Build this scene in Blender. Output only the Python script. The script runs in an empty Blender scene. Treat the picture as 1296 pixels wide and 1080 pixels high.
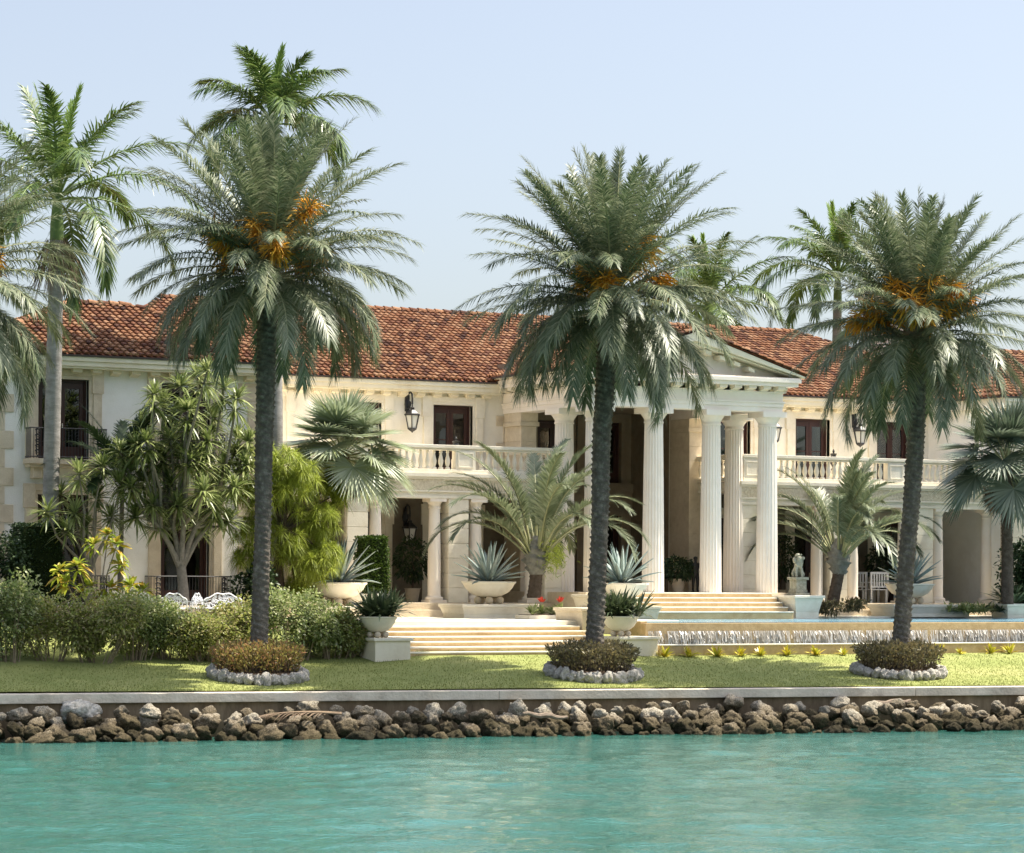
import bpy, math, random
import numpy as np
from mathutils import Vector, Matrix, noise

SC = bpy.context.scene
COL = SC.collection
PI = math.pi
R = math.radians

# ------------------------------------------------------------------ camera
# estate frame: x along the facade (to the right), y into the house, z up; z=0 is the bay
FPX, U0, V0, ROLL, TH, CH = 3600.0, 648.0, 735.0, .0055, R(28.2), 4.4
CX, CY = -48.1, -94.5
cT, sT = math.cos(TH), math.sin(TH)
cd = bpy.data.cameras.new('camera')
cam = bpy.data.objects.new('camera', cd)
COL.objects.link(cam)
cam.location = (CX, CY, CH)
cam.rotation_euler = (Matrix.Rotation(-TH, 3, 'Z') @ Matrix.Rotation(PI/2, 3, 'X') @ Matrix.Rotation(ROLL, 3, 'Z')).to_euler()
cd.sensor_width = 36
cd.lens = 36*FPX/1296
cd.shift_y = 195/1296
cd.clip_start, cd.clip_end = 1, 5000
SC.camera = cam

# ------------------------------------------------------------------ sky, sun, exposure
SUN_EL = R(62)
SUN_AZ = Vector((0.984, -0.176, 0)).normalized()
W = bpy.data.worlds.new('World')
SC.world = W
W.use_nodes = True
wn = W.node_tree
bg = wn.nodes['Background']
sky = wn.nodes.new('ShaderNodeTexSky')
sky.sky_type = 'NISHITA'
sky.sun_disc = False
sky.sun_elevation = SUN_EL
sky.sun_rotation = math.atan2(SUN_AZ.x, SUN_AZ.y)
sky.air_density, sky.dust_density, sky.ozone_density = 1.0, 2.3, 1.5
hs = wn.nodes.new('ShaderNodeHueSaturation')
hs.inputs['Hue'].default_value = .504
hs.inputs['Saturation'].default_value = .66
hs.inputs['Value'].default_value = .60
wn.links.new(sky.outputs[0], hs.inputs['Color'])
# upper sky brightened above the band over the roofs: added fill for shade
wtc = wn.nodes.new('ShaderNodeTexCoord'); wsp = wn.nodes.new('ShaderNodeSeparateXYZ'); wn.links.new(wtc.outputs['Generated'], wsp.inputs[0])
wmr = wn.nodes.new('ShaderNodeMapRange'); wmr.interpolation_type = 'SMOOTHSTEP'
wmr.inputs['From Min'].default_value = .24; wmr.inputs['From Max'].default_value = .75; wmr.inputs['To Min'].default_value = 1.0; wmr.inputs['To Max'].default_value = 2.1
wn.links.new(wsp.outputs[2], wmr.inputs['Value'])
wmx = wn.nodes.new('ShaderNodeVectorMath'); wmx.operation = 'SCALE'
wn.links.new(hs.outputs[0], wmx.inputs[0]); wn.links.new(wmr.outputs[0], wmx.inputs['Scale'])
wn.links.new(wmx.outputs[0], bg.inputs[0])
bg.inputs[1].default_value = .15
sl = bpy.data.lights.new('sun', 'SUN')
sl.energy, sl.angle, sl.color = 4.7, R(.5), (1, .93, .80)
sun = bpy.data.objects.new('sun', sl)
COL.objects.link(sun)
sv = SUN_AZ*math.cos(SUN_EL) + Vector((0, 0, math.sin(SUN_EL)))
sun.rotation_euler = sv.to_track_quat('Z', 'Y').to_euler()
sun.location = (60, -40, 80)
SC.view_settings.view_transform = 'Standard'
SC.view_settings.look = 'None'
SC.view_settings.gamma = 1
SC.view_settings.exposure = 1.08

# ------------------------------------------------------------------ placing helpers
def ray(px, py):
    A, B = px-U0, V0-py
    return (A-ROLL*B)/FPX, (B+ROLL*A)/FPX
def at(px, py, Y):
    x, b = ray(px, py); X = x*Y
    return Vector((CX+X*cT+Y*sT, CY-X*sT+Y*cT, CH+b*Y))
def V(px, py, t):
    x, b = ray(px, py)
    return at(px, py, (t-CY)/(cT-x*sT))
def wall_y(s):
    return -19.9 - (s+23.8)*.162
def ground(s, t):
    d = t-wall_y(s)
    tb = -16.1 if s > -9.4 else -16.1+min(1.8, (-9.4-s)*.5)
    dm = tb-wall_y(s)
    z = 1.2+.85*min(max(d/dm, 0), 1)
    if d > dm: z += min((d-dm)*.3, 1.0)
    return z
def ground_hit(px, py):
    Y = 74.0
    while Y < 112:
        p = at(px, py, Y)
        if p.y > wall_y(p.x) and p.z <= ground(p.x, p.y): return p
        Y += .05
    return p

# ------------------------------------------------------------------ object helpers
ORG = {}
def tag(o, label=None, cat=None, group=None, kind=None):
    if label: o['label'] = label
    if cat: o['category'] = cat
    if group: o['group'] = group
    if kind: o['kind'] = kind
    return o
def thing(name, label, cat, loc=(0, 0, 0), group=None):
    o = bpy.data.objects.new(name, None)
    o.empty_display_size = .3
    COL.objects.link(o)
    o.location = loc
    ORG[o.name] = Vector(loc)
    return tag(o, label, cat, group)
def link(name, me, mat, parent=None):
    o = bpy.data.objects.new(name, me)
    COL.objects.link(o)
    if mat: me.materials.append(mat)
    if parent: o.parent = parent
    return o
def npmesh(name, Vs, quads=None, tris=None, mat=None, parent=None, smooth=False, origin=None):
    """build one mesh object from arrays given in world space (or in the parent's space if origin is zero)"""
    Vs = np.asarray(Vs, dtype=np.float64).reshape(-1, 3)
    org = ORG.get(parent.name, Vector((0, 0, 0))) if parent else Vector((0, 0, 0))
    own = Vector((0, 0, 0))
    if origin is not None:
        own = Vector(origin)-org
    Vs = Vs - np.array(org+own)
    me = bpy.data.meshes.new(name)
    q = np.zeros((0, 4), int) if quads is None else np.asarray(quads, dtype=np.int64).reshape(-1, 4)
    t = np.zeros((0, 3), int) if tris is None else np.asarray(tris, dtype=np.int64).reshape(-1, 3)
    me.vertices.add(len(Vs)); me.vertices.foreach_set('co', Vs.astype(np.float32).ravel())
    me.loops.add(len(q)*4+len(t)*3)
    me.loops.foreach_set('vertex_index', np.concatenate([q.ravel(), t.ravel()]).astype(np.int32))
    me.polygons.add(len(q)+len(t))
    ls = np.concatenate([np.arange(len(q))*4, len(q)*4+np.arange(len(t))*3]).astype(np.int32)
    me.polygons.foreach_set('loop_start', ls)
    me.polygons.foreach_set('loop_total', np.concatenate([np.full(len(q), 4), np.full(len(t), 3)]).astype(np.int32))
    if smooth: me.polygons.foreach_set('use_smooth', np.ones(len(q)+len(t), bool))
    me.update(calc_edges=True)
    o = link(name, me, mat, parent)
    o.location = own
    ORG[o.name] = org+own
    return o

class MB:
    def __init__(s): s.v, s.f = [], []
    def add(s, vs, fs):
        n = len(s.v)
        s.v += [tuple(p) for p in vs]
        s.f += [tuple(i+n for i in f) for f in fs]
        return s
    def box(s, x0, x1, y0, y1, z0, z1, tx=0, ty=0):
        """tx, ty: how much the top is wider on each side"""
        return s.add([(x0, y0, z0), (x1, y0, z0), (x1, y1, z0), (x0, y1, z0),
                      (x0-tx, y0-ty, z1), (x1+tx, y0-ty, z1), (x1+tx, y1+ty, z1), (x0-tx, y1+ty, z1)],
                     [(0, 3, 2, 1), (4, 5, 6, 7), (0, 1, 5, 4), (1, 2, 6, 5), (2, 3, 7, 6), (3, 0, 4, 7)])
    def prism(s, pts, y0, y1):
        """outline in x,z pushed from y0 to y1"""
        n = len(pts)
        vs = [(x, y0, z) for x, z in pts]+[(x, y1, z) for x, z in pts]
        return s.add(vs, [tuple(range(n)), tuple(range(2*n-1, n-1, -1))]+[(i, i+n, (i+1) % n+n, (i+1) % n) for i in range(n)])
    def lathe(s, cx, cy, prof, n=20, flute=0, fl_z=None):
        vs, fs = [], []
        m = len(prof)
        for r, z in prof:
            for k in range(n):
                a = 2*PI*k/n
                rr = r
                if flute and fl_z and fl_z[0] <= z <= fl_z[1]: rr = r*(1-flute*(k % 2))
                vs.append((cx+rr*math.cos(a), cy+rr*math.sin(a), z))
        for j in range(m-1):
            for k in range(n):
                k2 = (k+1) % n
                fs.append((j*n+k, j*n+k2, (j+1)*n+k2, (j+1)*n+k))
        fs.append(tuple(range(n-1, -1, -1)))
        fs.append(tuple((m-1)*n+k for k in range(n)))
        return s.add(vs, fs)
    def tube(s, pts, rad, n=8, cap=True):
        pts = [Vector(p) for p in pts]
        if not hasattr(rad, '__len__'): rad = [rad]*len(pts)
        vs, fs = [], []
        up = Vector((0, 0, 1))
        for i, p in enumerate(pts):
            t = (pts[min(i+1, len(pts)-1)]-pts[max(i-1, 0)]).normalized()
            if i == 0:
                a = t.cross(up)
                if a.length < .05: a = t.cross(Vector((0, 1, 0)))
            else:
                a = a - t*a.dot(t)
            a.normalize(); b = t.cross(a)
            for k in range(n):
                q = 2*PI*k/n
                vs.append(p+(a*math.cos(q)+b*math.sin(q))*rad[i])
        for i in range(len(pts)-1):
            for k in range(n):
                k2 = (k+1) % n
                fs.append((i*n+k, i*n+k2, (i+1)*n+k2, (i+1)*n+k))
        if cap:
            fs.append(tuple(range(n-1, -1, -1))); fs.append(tuple((len(pts)-1)*n+k for k in range(n)))
        return s.add(vs, fs)
    def ball(s, c, r, n=10, m=6, sc=(1, 1, 1)):
        vs, fs = [], []
        for j in range(m+1):
            p = -PI/2+PI*j/m
            for k in range(n):
                a = 2*PI*k/n
                vs.append((c[0]+r*sc[0]*math.cos(p)*math.cos(a), c[1]+r*sc[1]*math.cos(p)*math.sin(a), c[2]+r*sc[2]*math.sin(p)))
        for j in range(m):
            for k in range(n):
                k2 = (k+1) % n
                fs.append((j*n+k, j*n+k2, (j+1)*n+k2, (j+1)*n+k))
        return s.add(vs, fs)
    def build(s, name, mat, parent=None, smooth=False, bevel=0, origin=None):
        org = ORG.get(parent.name, Vector((0, 0, 0))) if parent else Vector((0, 0, 0))
        own = Vector(origin)-org if origin is not None else Vector((0, 0, 0))
        sh = org+own
        me = bpy.data.meshes.new(name)
        me.from_pydata([(x-sh.x, y-sh.y, z-sh.z) for x, y, z in s.v], [], s.f)
        if smooth:
            me.polygons.foreach_set('use_smooth', [True]*len(me.polygons))
            try: me.set_sharp_from_angle(angle=R(38))
            except Exception: pass
        o = link(name, me, mat, parent)
        o.location = own
        ORG[o.name] = sh
        if bevel:
            b = o.modifiers.new('bevel', 'BEVEL'); b.width = bevel; b.segments = 2; b.limit_method = 'ANGLE'
        return o

def copy_tree(root, loc, rotz=0, scale=1.0, label=None, group=None):
    r = root.copy(); COL.objects.link(r)
    r.location = loc; r.rotation_euler = (0, 0, rotz); r.scale = (scale,)*3
    if label: r['label'] = label
    if group: r['group'] = group
    def rec(a, b):
        for ch in list(a.children):
            c = ch.copy(); COL.objects.link(c); c.parent = b
            rec(ch, c)
    rec(root, r)
    return r

# ------------------------------------------------------------------ materials
def _new(name):
    m = bpy.data.materials.new(name); m.use_nodes = True
    nt = m.node_tree
    return m, nt, nt.nodes['Principled BSDF'], nt.nodes.new, nt.links.new
def pm(name, a, b=None, scale=3., rough=.7, spec=.3, bump=0, bscale=30., stain=None, sscale=.6, stretch=None, metal=0):
    """surface whose own colour wanders between a and b; stain: a darker weathering colour in drifting patches"""
    m, nt, P, N, L = _new(name)
    tc = N('ShaderNodeTexCoord'); mp = N('ShaderNodeMapping')
    L(tc.outputs['Object'], mp.inputs[0])
    if stretch: mp.inputs['Scale'].default_value = stretch
    P.inputs['Roughness'].default_value = rough
    P.inputs['Specular IOR Level'].default_value = spec
    P.inputs['Metallic'].default_value = metal
    n1 = N('ShaderNodeTexNoise'); n1.inputs['Scale'].default_value = scale; n1.inputs['Detail'].default_value = 6; n1.inputs['Roughness'].default_value = .65
    L(mp.outputs[0], n1.inputs['Vector'])
    rp = N('ShaderNodeValToRGB')
    rp.color_ramp.elements[0].position = .35; rp.color_ramp.elements[1].position = .68
    rp.color_ramp.elements[0].color = (*a, 1); rp.color_ramp.elements[1].color = (*(b or a), 1)
    L(n1.outputs[0], rp.inputs[0])
    out = rp.outputs[0]
    if stain:
        n2 = N('ShaderNodeTexNoise'); n2.inputs['Scale'].default_value = sscale; n2.inputs['Detail'].default_value = 8; n2.inputs['Roughness'].default_value = .7
        L(mp.outputs[0], n2.inputs['Vector'])
        r2 = N('ShaderNodeMapRange'); r2.inputs['From Min'].default_value = .52; r2.inputs['From Max'].default_value = .78
        L(n2.outputs[0], r2.inputs['Value'])
        mx = N('ShaderNodeMix'); mx.data_type = 'RGBA'
        L(r2.outputs[0], mx.inputs['Factor']); L(out, mx.inputs['A']); mx.inputs['B'].default_value = (*stain, 1)
        out = mx.outputs['Result']
    L(out, P.inputs['Base Color'])
    if bump:
        n3 = N('ShaderNodeTexNoise'); n3.inputs['Scale'].default_value = bscale; n3.inputs['Detail'].default_value = 5
        L(mp.outputs[0], n3.inputs['Vector'])
        bp = N('ShaderNodeBump'); bp.inputs['Strength'].default_value = bump; bp.inputs['Distance'].default_value = .05
        L(n3.outputs[0], bp.inputs['Height']); L(bp.outputs[0], P.inputs['Normal'])
    return m
def island(name, cols, rough=.5, spec=.35, trans=0, pos=None, bump=0, tcol=None):
    """every separate leaf / tile / stone gets its own colour from the list"""
    m, nt, P, N, L = _new(name)
    g = N('ShaderNodeNewGeometry')
    rp = N('ShaderNodeValToRGB')
    e = rp.color_ramp.elements
    while len(e) < len(cols): e.new(.5)
    for i, c in enumerate(cols):
        e[i].position = pos[i] if pos else i/(len(cols)-1)
        e[i].color = (*c, 1)
    L(g.outputs['Random Per Island'], rp.inputs[0])
    out = rp.outputs[0]
    L(out, P.inputs['Base Color'])
    P.inputs['Roughness'].default_value = rough
    P.inputs['Specular IOR Level'].default_value = spec
    if bump:
        tc = N('ShaderNodeTexCoord'); n3 = N('ShaderNodeTexNoise'); n3.inputs['Scale'].default_value = 12; n3.inputs['Detail'].default_value = 4
        L(tc.outputs['Object'], n3.inputs['Vector'])
        bp = N('ShaderNodeBump'); bp.inputs['Strength'].default_value = bump; bp.inputs['Distance'].default_value = .04
        L(n3.outputs[0], bp.inputs['Height']); L(bp.outputs[0], P.inputs['Normal'])
        mx = N('ShaderNodeMix'); mx.data_type = 'RGBA'; mx.blend_type = 'MULTIPLY'; mx.inputs['Factor'].default_value = .7
        r2 = N('ShaderNodeValToRGB'); r2.color_ramp.elements[0].position = .3; r2.color_ramp.elements[0].color = (.45, .42, .4, 1); r2.color_ramp.elements[1].position = .6
        L(n3.outputs[0], r2.inputs[0]); L(out, mx.inputs['A']); L(r2.outputs[0], mx.inputs['B']); L(mx.outputs['Result'], P.inputs['Base Color'])
    if trans:
        t = N('ShaderNodeBsdfTranslucent'); mixs = N('ShaderNodeMixShader'); mixs.inputs[0].default_value = trans
        if tcol: t.inputs['Color'].default_value = (*tcol, 1)
        else: L(out, t.inputs['Color'])
        L(P.outputs[0], mixs.inputs[1]); L(t.outputs[0], mixs.inputs[2])
        L(mixs.outputs[0], nt.nodes['Material Output'].inputs[0])
    return m

M = {}
M['stucco'] = pm('stucco', (.80, .745, .62), (.86, .81, .70), 1.5, .85, .2, .2, 25, (.70, .64, .52), .6)
M['stone'] = pm('coral stone', (.60, .50, .36), (.70, .60, .45), 4, .8, .25, .25, 22, (.48, .38, .26), .9)
M['pale_stone'] = pm('pale limestone', (.74, .67, .53), (.82, .755, .62), 2.5, .75, .3, .2, 28, (.62, .53, .39), .8)
M['column_stone'] = pm('column limestone', (.83, .735, .62), (.88, .80, .70), 2, .7, .3, .12, 30, (.77, .66, .53), .5)
M['loggia'] = pm('shade painted loggia plaster', (.15, .125, .09), (.20, .168, .125), 2, .9, .2, .1, 20)  # dark tone stands for the loggia's shade, put into the colour
M['recess'] = pm('shade painted recess stone', (.24, .185, .12), (.30, .24, .165), 3, .85, .2, .2, 20)  # brown darkened to paint the deep shade inside the portico
M['riser'] = pm('shade painted riser stone', (.50, .345, .17), (.60, .45, .25), 3, .8, .25, .2, 20, (.38, .25, .12), 1.2)  # darker golden than the treads: grazing shade painted into the riser colour
M['white_stucco'] = pm('white stucco', (.82, .79, .71), (.88, .855, .79), 1.5, .85, .2, .2, 25, (.74, .70, .61), .6)
M['carved'] = pm('carved frieze stone', (.52, .43, .29), (.74, .66, .50), 9, .8, .25, 1.0, 9)
M['trim'] = pm('cornice stone', (.75, .67, .50), (.81, .74, .58), 3, .75, .3, .1, 30, (.60, .50, .34), .7)
M['dark_metal'] = pm('dark gutter', (.05, .035, .03), (.08, .055, .045), 5, .5, .4)
M['iron'] = pm('black iron', (.012, .012, .014), (.03, .03, .03), 9, .45, .5)
M['wood'] = pm('mahogany', (.035, .013, .010), (.055, .02, .014), 12, .4, .5, 0, 30, None, 1, (4, 4, .4))
M['glass'] = pm('dark glass', (.010, .012, .016), (.016, .018, .022), 1, .06, .6)
def glass_mat():
    m, nt, P, N, L = _new('window glass')
    nt.nodes.remove(P)
    tr, gl, fr, mx = N('ShaderNodeBsdfTransparent'), N('ShaderNodeBsdfGlossy'), N('ShaderNodeFresnel'), N('ShaderNodeMixShader')
    tr.inputs[0].default_value = (.62, .66, .66, 1); gl.inputs['Roughness'].default_value = .03; fr.inputs['IOR'].default_value = 1.7
    L(fr.outputs[0], mx.inputs[0]); L(tr.outputs[0], mx.inputs[1]); L(gl.outputs[0], mx.inputs[2]); L(mx.outputs[0], nt.nodes['Material Output'].inputs[0])
    return m
M['glass'] = glass_mat()
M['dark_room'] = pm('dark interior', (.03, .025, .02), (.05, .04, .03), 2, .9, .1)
M['curtain'] = pm('curtain', (.55, .52, .46), (.66, .63, .56), 5, .9, .1)
M['lamp_glass'] = pm('pale lantern glass', (.55, .55, .5), (.62, .62, .58), 4, .15, .6)
M['tile'] = island('barrel tile', [(.06, .030, .021), (.135, .056, .031), (.205, .088, .043), (.245, .112, .053), (.32, .18, .10), (.26, .13, .066), (.15, .07, .041)], .85, .15, bump=.4)
M['tile_bed'] = pm('roof bed', (.16, .06, .035), (.24, .09, .05), 6, .9, .1)
M['terrace'] = pm('terrace stone', (.74, .68, .55), (.80, .75, .64), 2.2, .7, .3, .1, 30, (.66, .58, .44), .6)
M['concrete'] = pm('seawall concrete', (.50, .43, .33), (.66, .585, .47), 1.2, .85, .2, .4, 12, (.27, .23, .18), .9)
M['wall_face'] = pm('stained seawall', (.15, .105, .06), (.27, .20, .12), 2.2, .9, .2, .4, 8, (.07, .05, .03), 1.5, (1, 1, .35))
M['weir'] = pm('wet golden tile', (.42, .29, .14), (.56, .41, .22), 5, .35, .5, .2, 18)
M['soil'] = pm('mulch', (.10, .07, .045), (.18, .13, .09), 8, .95, .1, .6, 25)
M['bark_dark'] = pm('date palm bark', (.085, .070, .056), (.16, .14, .115), 5, .9, .1, .7, 18, (.27, .24, .20), 5)
M['bark_royal'] = pm('royal palm bark', (.22, .205, .185), (.34, .32, .295), 3, .85, .15, .3, 10, (.16, .145, .13), 1.4, (1, 1, 2.5))
M['bark_grey'] = pm('grey branch bark', (.20, .175, .14), (.33, .29, .24), 6, .9, .1, .5, 20)
M['bark_brown'] = pm('brown bark', (.07, .05, .035), (.13, .10, .075), 7, .9, .1, .6, 20)
M['crownshaft'] = pm('green crownshaft', (.10, .16, .04), (.16, .22, .06), 3, .5, .4)
M['date_leaf'] = island('date frond', [(.075, .105, .048), (.125, .158, .078), (.19, .218, .122), (.285, .298, .185)], .42, .42, .26)
M['royal_leaf'] = island('royal frond', [(.050, .09, .022), (.08, .135, .032), (.115, .175, .045), (.17, .22, .06)], .36, .5, .28)
M['royal_young'] = island('young royal frond', [(.12, .20, .03), (.20, .30, .05), (.26, .36, .07)], .4, .5, .3)
M['fan_leaf'] = island('silver fan leaf', [(.20, .245, .135), (.29, .335, .21), (.385, .42, .30), (.25, .29, .12)], .42, .45, .28)
M['fan_shade'] = island('shaded blue green fan leaf', [(.075, .105, .065), (.12, .15, .095), (.18, .21, .145)], .45, .4, .22)  # silver fan leaf copy, darkened in colour to stand for shade
M['tri_leaf'] = island('triangle palm frond', [(.12, .15, .075), (.18, .21, .11), (.25, .275, .17)], .42, .45, .28)
M['drac_leaf'] = island('dracaena leaf', [(.11, .15, .04), (.19, .24, .07), (.29, .335, .12), (.40, .42, .19)], .36, .5, .28)
M['lime_leaf'] = island('lime green needle', [(.19, .245, .03), (.30, .36, .045), (.41, .46, .075), (.25, .30, .04)], .5, .3, .32)
M['shrub_leaf'] = island('shrub leaf', [(.15, .21, .055), (.26, .32, .10), (.37, .41, .165), (.48, .48, .28)], .38, .5, .45)
M['shrub_leaf_b'] = island('yellower shrub leaf', [(.17, .21, .045), (.30, .34, .08), (.42, .44, .13), (.30, .24, .12), (.48, .47, .22)], .38, .5, .45)
M['ring_leaf'] = island('bronze bed leaf', [(.075, .066, .04), (.13, .115, .06), (.20, .17, .075), (.25, .19, .085)], .5, .3, .25)
M['ring_leaf_lit'] = island('sunlit golden red bed leaf', [(.12, .10, .045), (.24, .205, .06), (.36, .31, .08), (.36, .18, .085), (.17, .15, .05)], .5, .3, .3)  # bed leaf copy, golden red and brightened in colour as if sunlit
M['topiary'] = island('clipped leaf', [(.03, .065, .010), (.06, .11, .015), (.10, .16, .022)], .5, .3, .15)
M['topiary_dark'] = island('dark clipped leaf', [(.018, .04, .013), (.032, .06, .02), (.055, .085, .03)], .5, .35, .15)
M['croton'] = island('croton leaf', [(.20, .29, .025), (.34, .42, .04), (.50, .54, .07), (.55, .33, .05), (.27, .36, .04)], .4, .4, .3)
M['agave'] = island('agave leaf', [(.22, .29, .265), (.32, .385, .35), (.42, .47, .42)], .5, .35)
M['strap'] = island('dark strap leaf', [(.05, .075, .035), (.09, .12, .055), (.15, .18, .09)], .35, .5, .15)
M['brom'] = island('yellow bromeliad leaf', [(.45, .42, .03), (.62, .55, .05), (.50, .30, .05), (.35, .40, .04)], .4, .4, .2)
M['red'] = pm('red bract', (.60, .05, .04), (.75, .12, .06), 8, .5)
M['fruit'] = island('date strands', [(.55, .22, .02), (.72, .36, .03), (.80, .48, .07)], .6, .3, .2)
M['dead'] = island('dead frond', [(.12, .08, .05), (.19, .135, .085), (.26, .19, .13)], .8, .2)
M['white_iron'] = pm('white painted iron', (.78, .78, .79), (.84, .84, .85), 8, .5, .4)
M['statue'] = pm('mossy statue stone', (.26, .25, .18), (.44, .42, .33), 9, .85, .2, .5, 20, (.12, .12, .085), 3)
M['dark_statue'] = pm('dark bronze', (.012, .012, .012), (.03, .028, .025), 6, .5, .5)
M['rind'] = island('ring stone', [(.34, .32, .29), (.48, .46, .43), (.60, .58, .55)], .9, .2, bump=.8)
M['drift'] = pm('driftwood', (.20, .15, .11), (.34, .27, .20), 6, .9, .1, .4, 20, None, 1, (1, 6, 6))

def rock_mat():
    m, nt, P, N, L = _new('riprap rock')
    g = N('ShaderNodeNewGeometry'); sx = N('ShaderNodeSeparateXYZ'); L(g.outputs['Position'], sx.inputs[0])
    oi = N('ShaderNodeObjectInfo')
    tc = N('ShaderNodeTexCoord')
    n1 = N('ShaderNodeTexNoise'); n1.inputs['Scale'].default_value = 5; n1.inputs['Detail'].default_value = 8; n1.inputs['Roughness'].default_value = .7
    L(tc.outputs['Object'], n1.inputs['Vector'])
    # tide stain: brown and olive growth below the splash line, bleached above
    ad = N('ShaderNodeMath'); ad.operation = 'MULTIPLY_ADD'; L(n1.outputs[0], ad.inputs[0]); ad.inputs[1].default_value = .8; L(sx.outputs[2], ad.inputs[2])
    ad2 = N('ShaderNodeMath'); ad2.operation = 'MULTIPLY_ADD'; L(oi.outputs['Random'], ad2.inputs[0]); ad2.inputs[1].default_value = .55; L(ad.outputs[0], ad2.inputs[2])
    rp = N('ShaderNodeValToRGB'); e = rp.color_ramp.elements
    for _ in range(3): e.new(.5)
    for i, (p, c) in enumerate([(.35, (.035, .030, .015)), (.60, (.10, .08, .04)), (.78, (.19, .15, .092)), (.90, (.33, .275, .195)), (1.0, (.50, .445, .345))]):
        e[i].position = p; e[i].color = (*c, 1)
    mr = N('ShaderNodeMapRange'); mr.inputs['From Min'].default_value = 0; mr.inputs['From Max'].default_value = 1.50
    L(ad2.outputs[0], mr.inputs['Value']); L(mr.outputs[0], rp.inputs[0])
    n2 = N('ShaderNodeTexNoise'); n2.inputs['Scale'].default_value = 14; n2.inputs['Detail'].default_value = 6
    L(tc.outputs['Object'], n2.inputs['Vector'])
    r2 = N('ShaderNodeValToRGB'); r2.color_ramp.elements[0].position = .40; r2.color_ramp.elements[0].color = (.22, .20, .17, 1); r2.color_ramp.elements[1].position = .58
    L(n2.outputs[0], r2.inputs[0])
    mx = N('ShaderNodeMix'); mx.data_type = 'RGBA'; mx.blend_type = 'MULTIPLY'; mx.inputs['Factor'].default_value = .8
    L(rp.outputs[0], mx.inputs['A']); L(r2.outputs[0], mx.inputs['B']); L(mx.outputs['Result'], P.inputs['Base Color'])
    bp = N('ShaderNodeBump'); bp.inputs['Strength'].default_value = .9; bp.inputs['Distance'].default_value = .08
    L(n2.outputs[0], bp.inputs['Height']); L(bp.outputs[0], P.inputs['Normal'])
    P.inputs['Roughness'].default_value = .9; P.inputs['Specular IOR Level'].default_value = .2
    return m
M['rock'] = rock_mat()

def water_mat(name, col, col2, rough=.06, bump=.25, bscale=2.2, ior=1.33, sp=.5, bd=.3):
    m, nt, P, N, L = _new(name)
    tc = N('ShaderNodeTexCoord')
    n1 = N('ShaderNodeTexNoise'); n1.inputs['Scale'].default_value = .12; n1.inputs['Detail'].default_value = 4
    L(tc.outputs['Object'], n1.inputs['Vector'])
    rp = N('ShaderNodeValToRGB'); rp.color_ramp.elements[0].position = .4; rp.color_ramp.elements[1].position = .62
    rp.color_ramp.elements[0].color = (*col, 1); rp.color_ramp.elements[1].color = (*col2, 1)
    L(n1.outputs[0], rp.inputs[0]); L(rp.outputs[0], P.inputs['Base Color'])
    P.inputs['Roughness'].default_value = rough; P.inputs['IOR'].default_value = ior; P.inputs['Specular IOR Level'].default_value = sp
    n2 = N('ShaderNodeTexNoise'); n2.inputs['Scale'].default_value = bscale; n2.inputs['Detail'].default_value = 5; n2.inputs['Roughness'].default_value = .6
    L(tc.outputs['Object'], n2.inputs['Vector'])
    bp = N('ShaderNodeBump'); bp.inputs['Strength'].default_value = bump; bp.inputs['Distance'].default_value = bd
    L(n2.outputs[0], bp.inputs['Height']); L(bp.outputs[0], P.inputs['Normal'])
    return m
M['bay'] = water_mat('bay water', (.026, .106, .084), (.036, .128, .108), .03, 1.0, 3.6, 1.33, .5, .042)
M['pool'] = water_mat('pool water', (.10, .20, .27), (.15, .27, .33), .12, .3, 3.0, 1.2, .2)
M['foam'] = island('falling water', [(.30, .26, .20), (.45, .41, .34), (.60, .57, .52), (.78, .77, .74)], .25, .5, .35)
def grass_mat():
    m = pm('lawn', (.20, .228, .066), (.275, .29, .098), .6, .9, .15, .5, 40, (.36, .335, .14), .25)
    return m
M['lawn'] = grass_mat()
M['blade'] = island('grass blade', [(.215, .245, .068), (.26, .285, .09), (.31, .325, .115)], .7, .15, .4)

# ------------------------------------------------------------------ setting: land, lawn, bay
rng = np.random.default_rng(7)
def sheet(name, xs, ys, zf, mat, kind='structure'):
    nx, ny = len(xs), len(ys)
    Vs = np.array([(x, y, zf(x, y)) for y in ys for x in xs])
    i = np.arange(nx-1)[None, :]+np.arange(ny-1)[:, None]*nx
    q = np.stack([i, i+1, i+1+nx, i+nx], -1).reshape(-1, 4)
    o = npmesh(name, Vs, q, None, mat, None, True)
    return tag(o, kind=kind)

def wall_sheet(name, ss, ds, zf, mat):
    Vs = np.array([(s, wall_y(s)+d, zf(s, wall_y(s)+d)) for d in ds for s in ss])
    nx, ny = len(ss), len(ds)
    i = np.arange(nx-1)[None, :]+np.arange(ny-1)[:, None]*nx
    q = np.stack([i, i+1, i+1+nx, i+nx], -1).reshape(-1, 4)
    return tag(npmesh(name, Vs, q, None, mat, None, True), kind='structure')
ss = np.linspace(-60, 60, 161)
wall_sheet('lawn', ss, np.linspace(.55, 9.5, 40), ground, M['lawn'])
wall_sheet('garden_soil', np.linspace(-60, 60, 121), np.linspace(9.4, 30, 22), lambda s, t: min(ground(s, t), 3.05)-.012, M['soil'])
wall_sheet('land', np.linspace(-900, 900, 25), np.array([29.5, 60, 150, 400, 1500]), lambda s, t: 3.0, M['lawn'])

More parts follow.
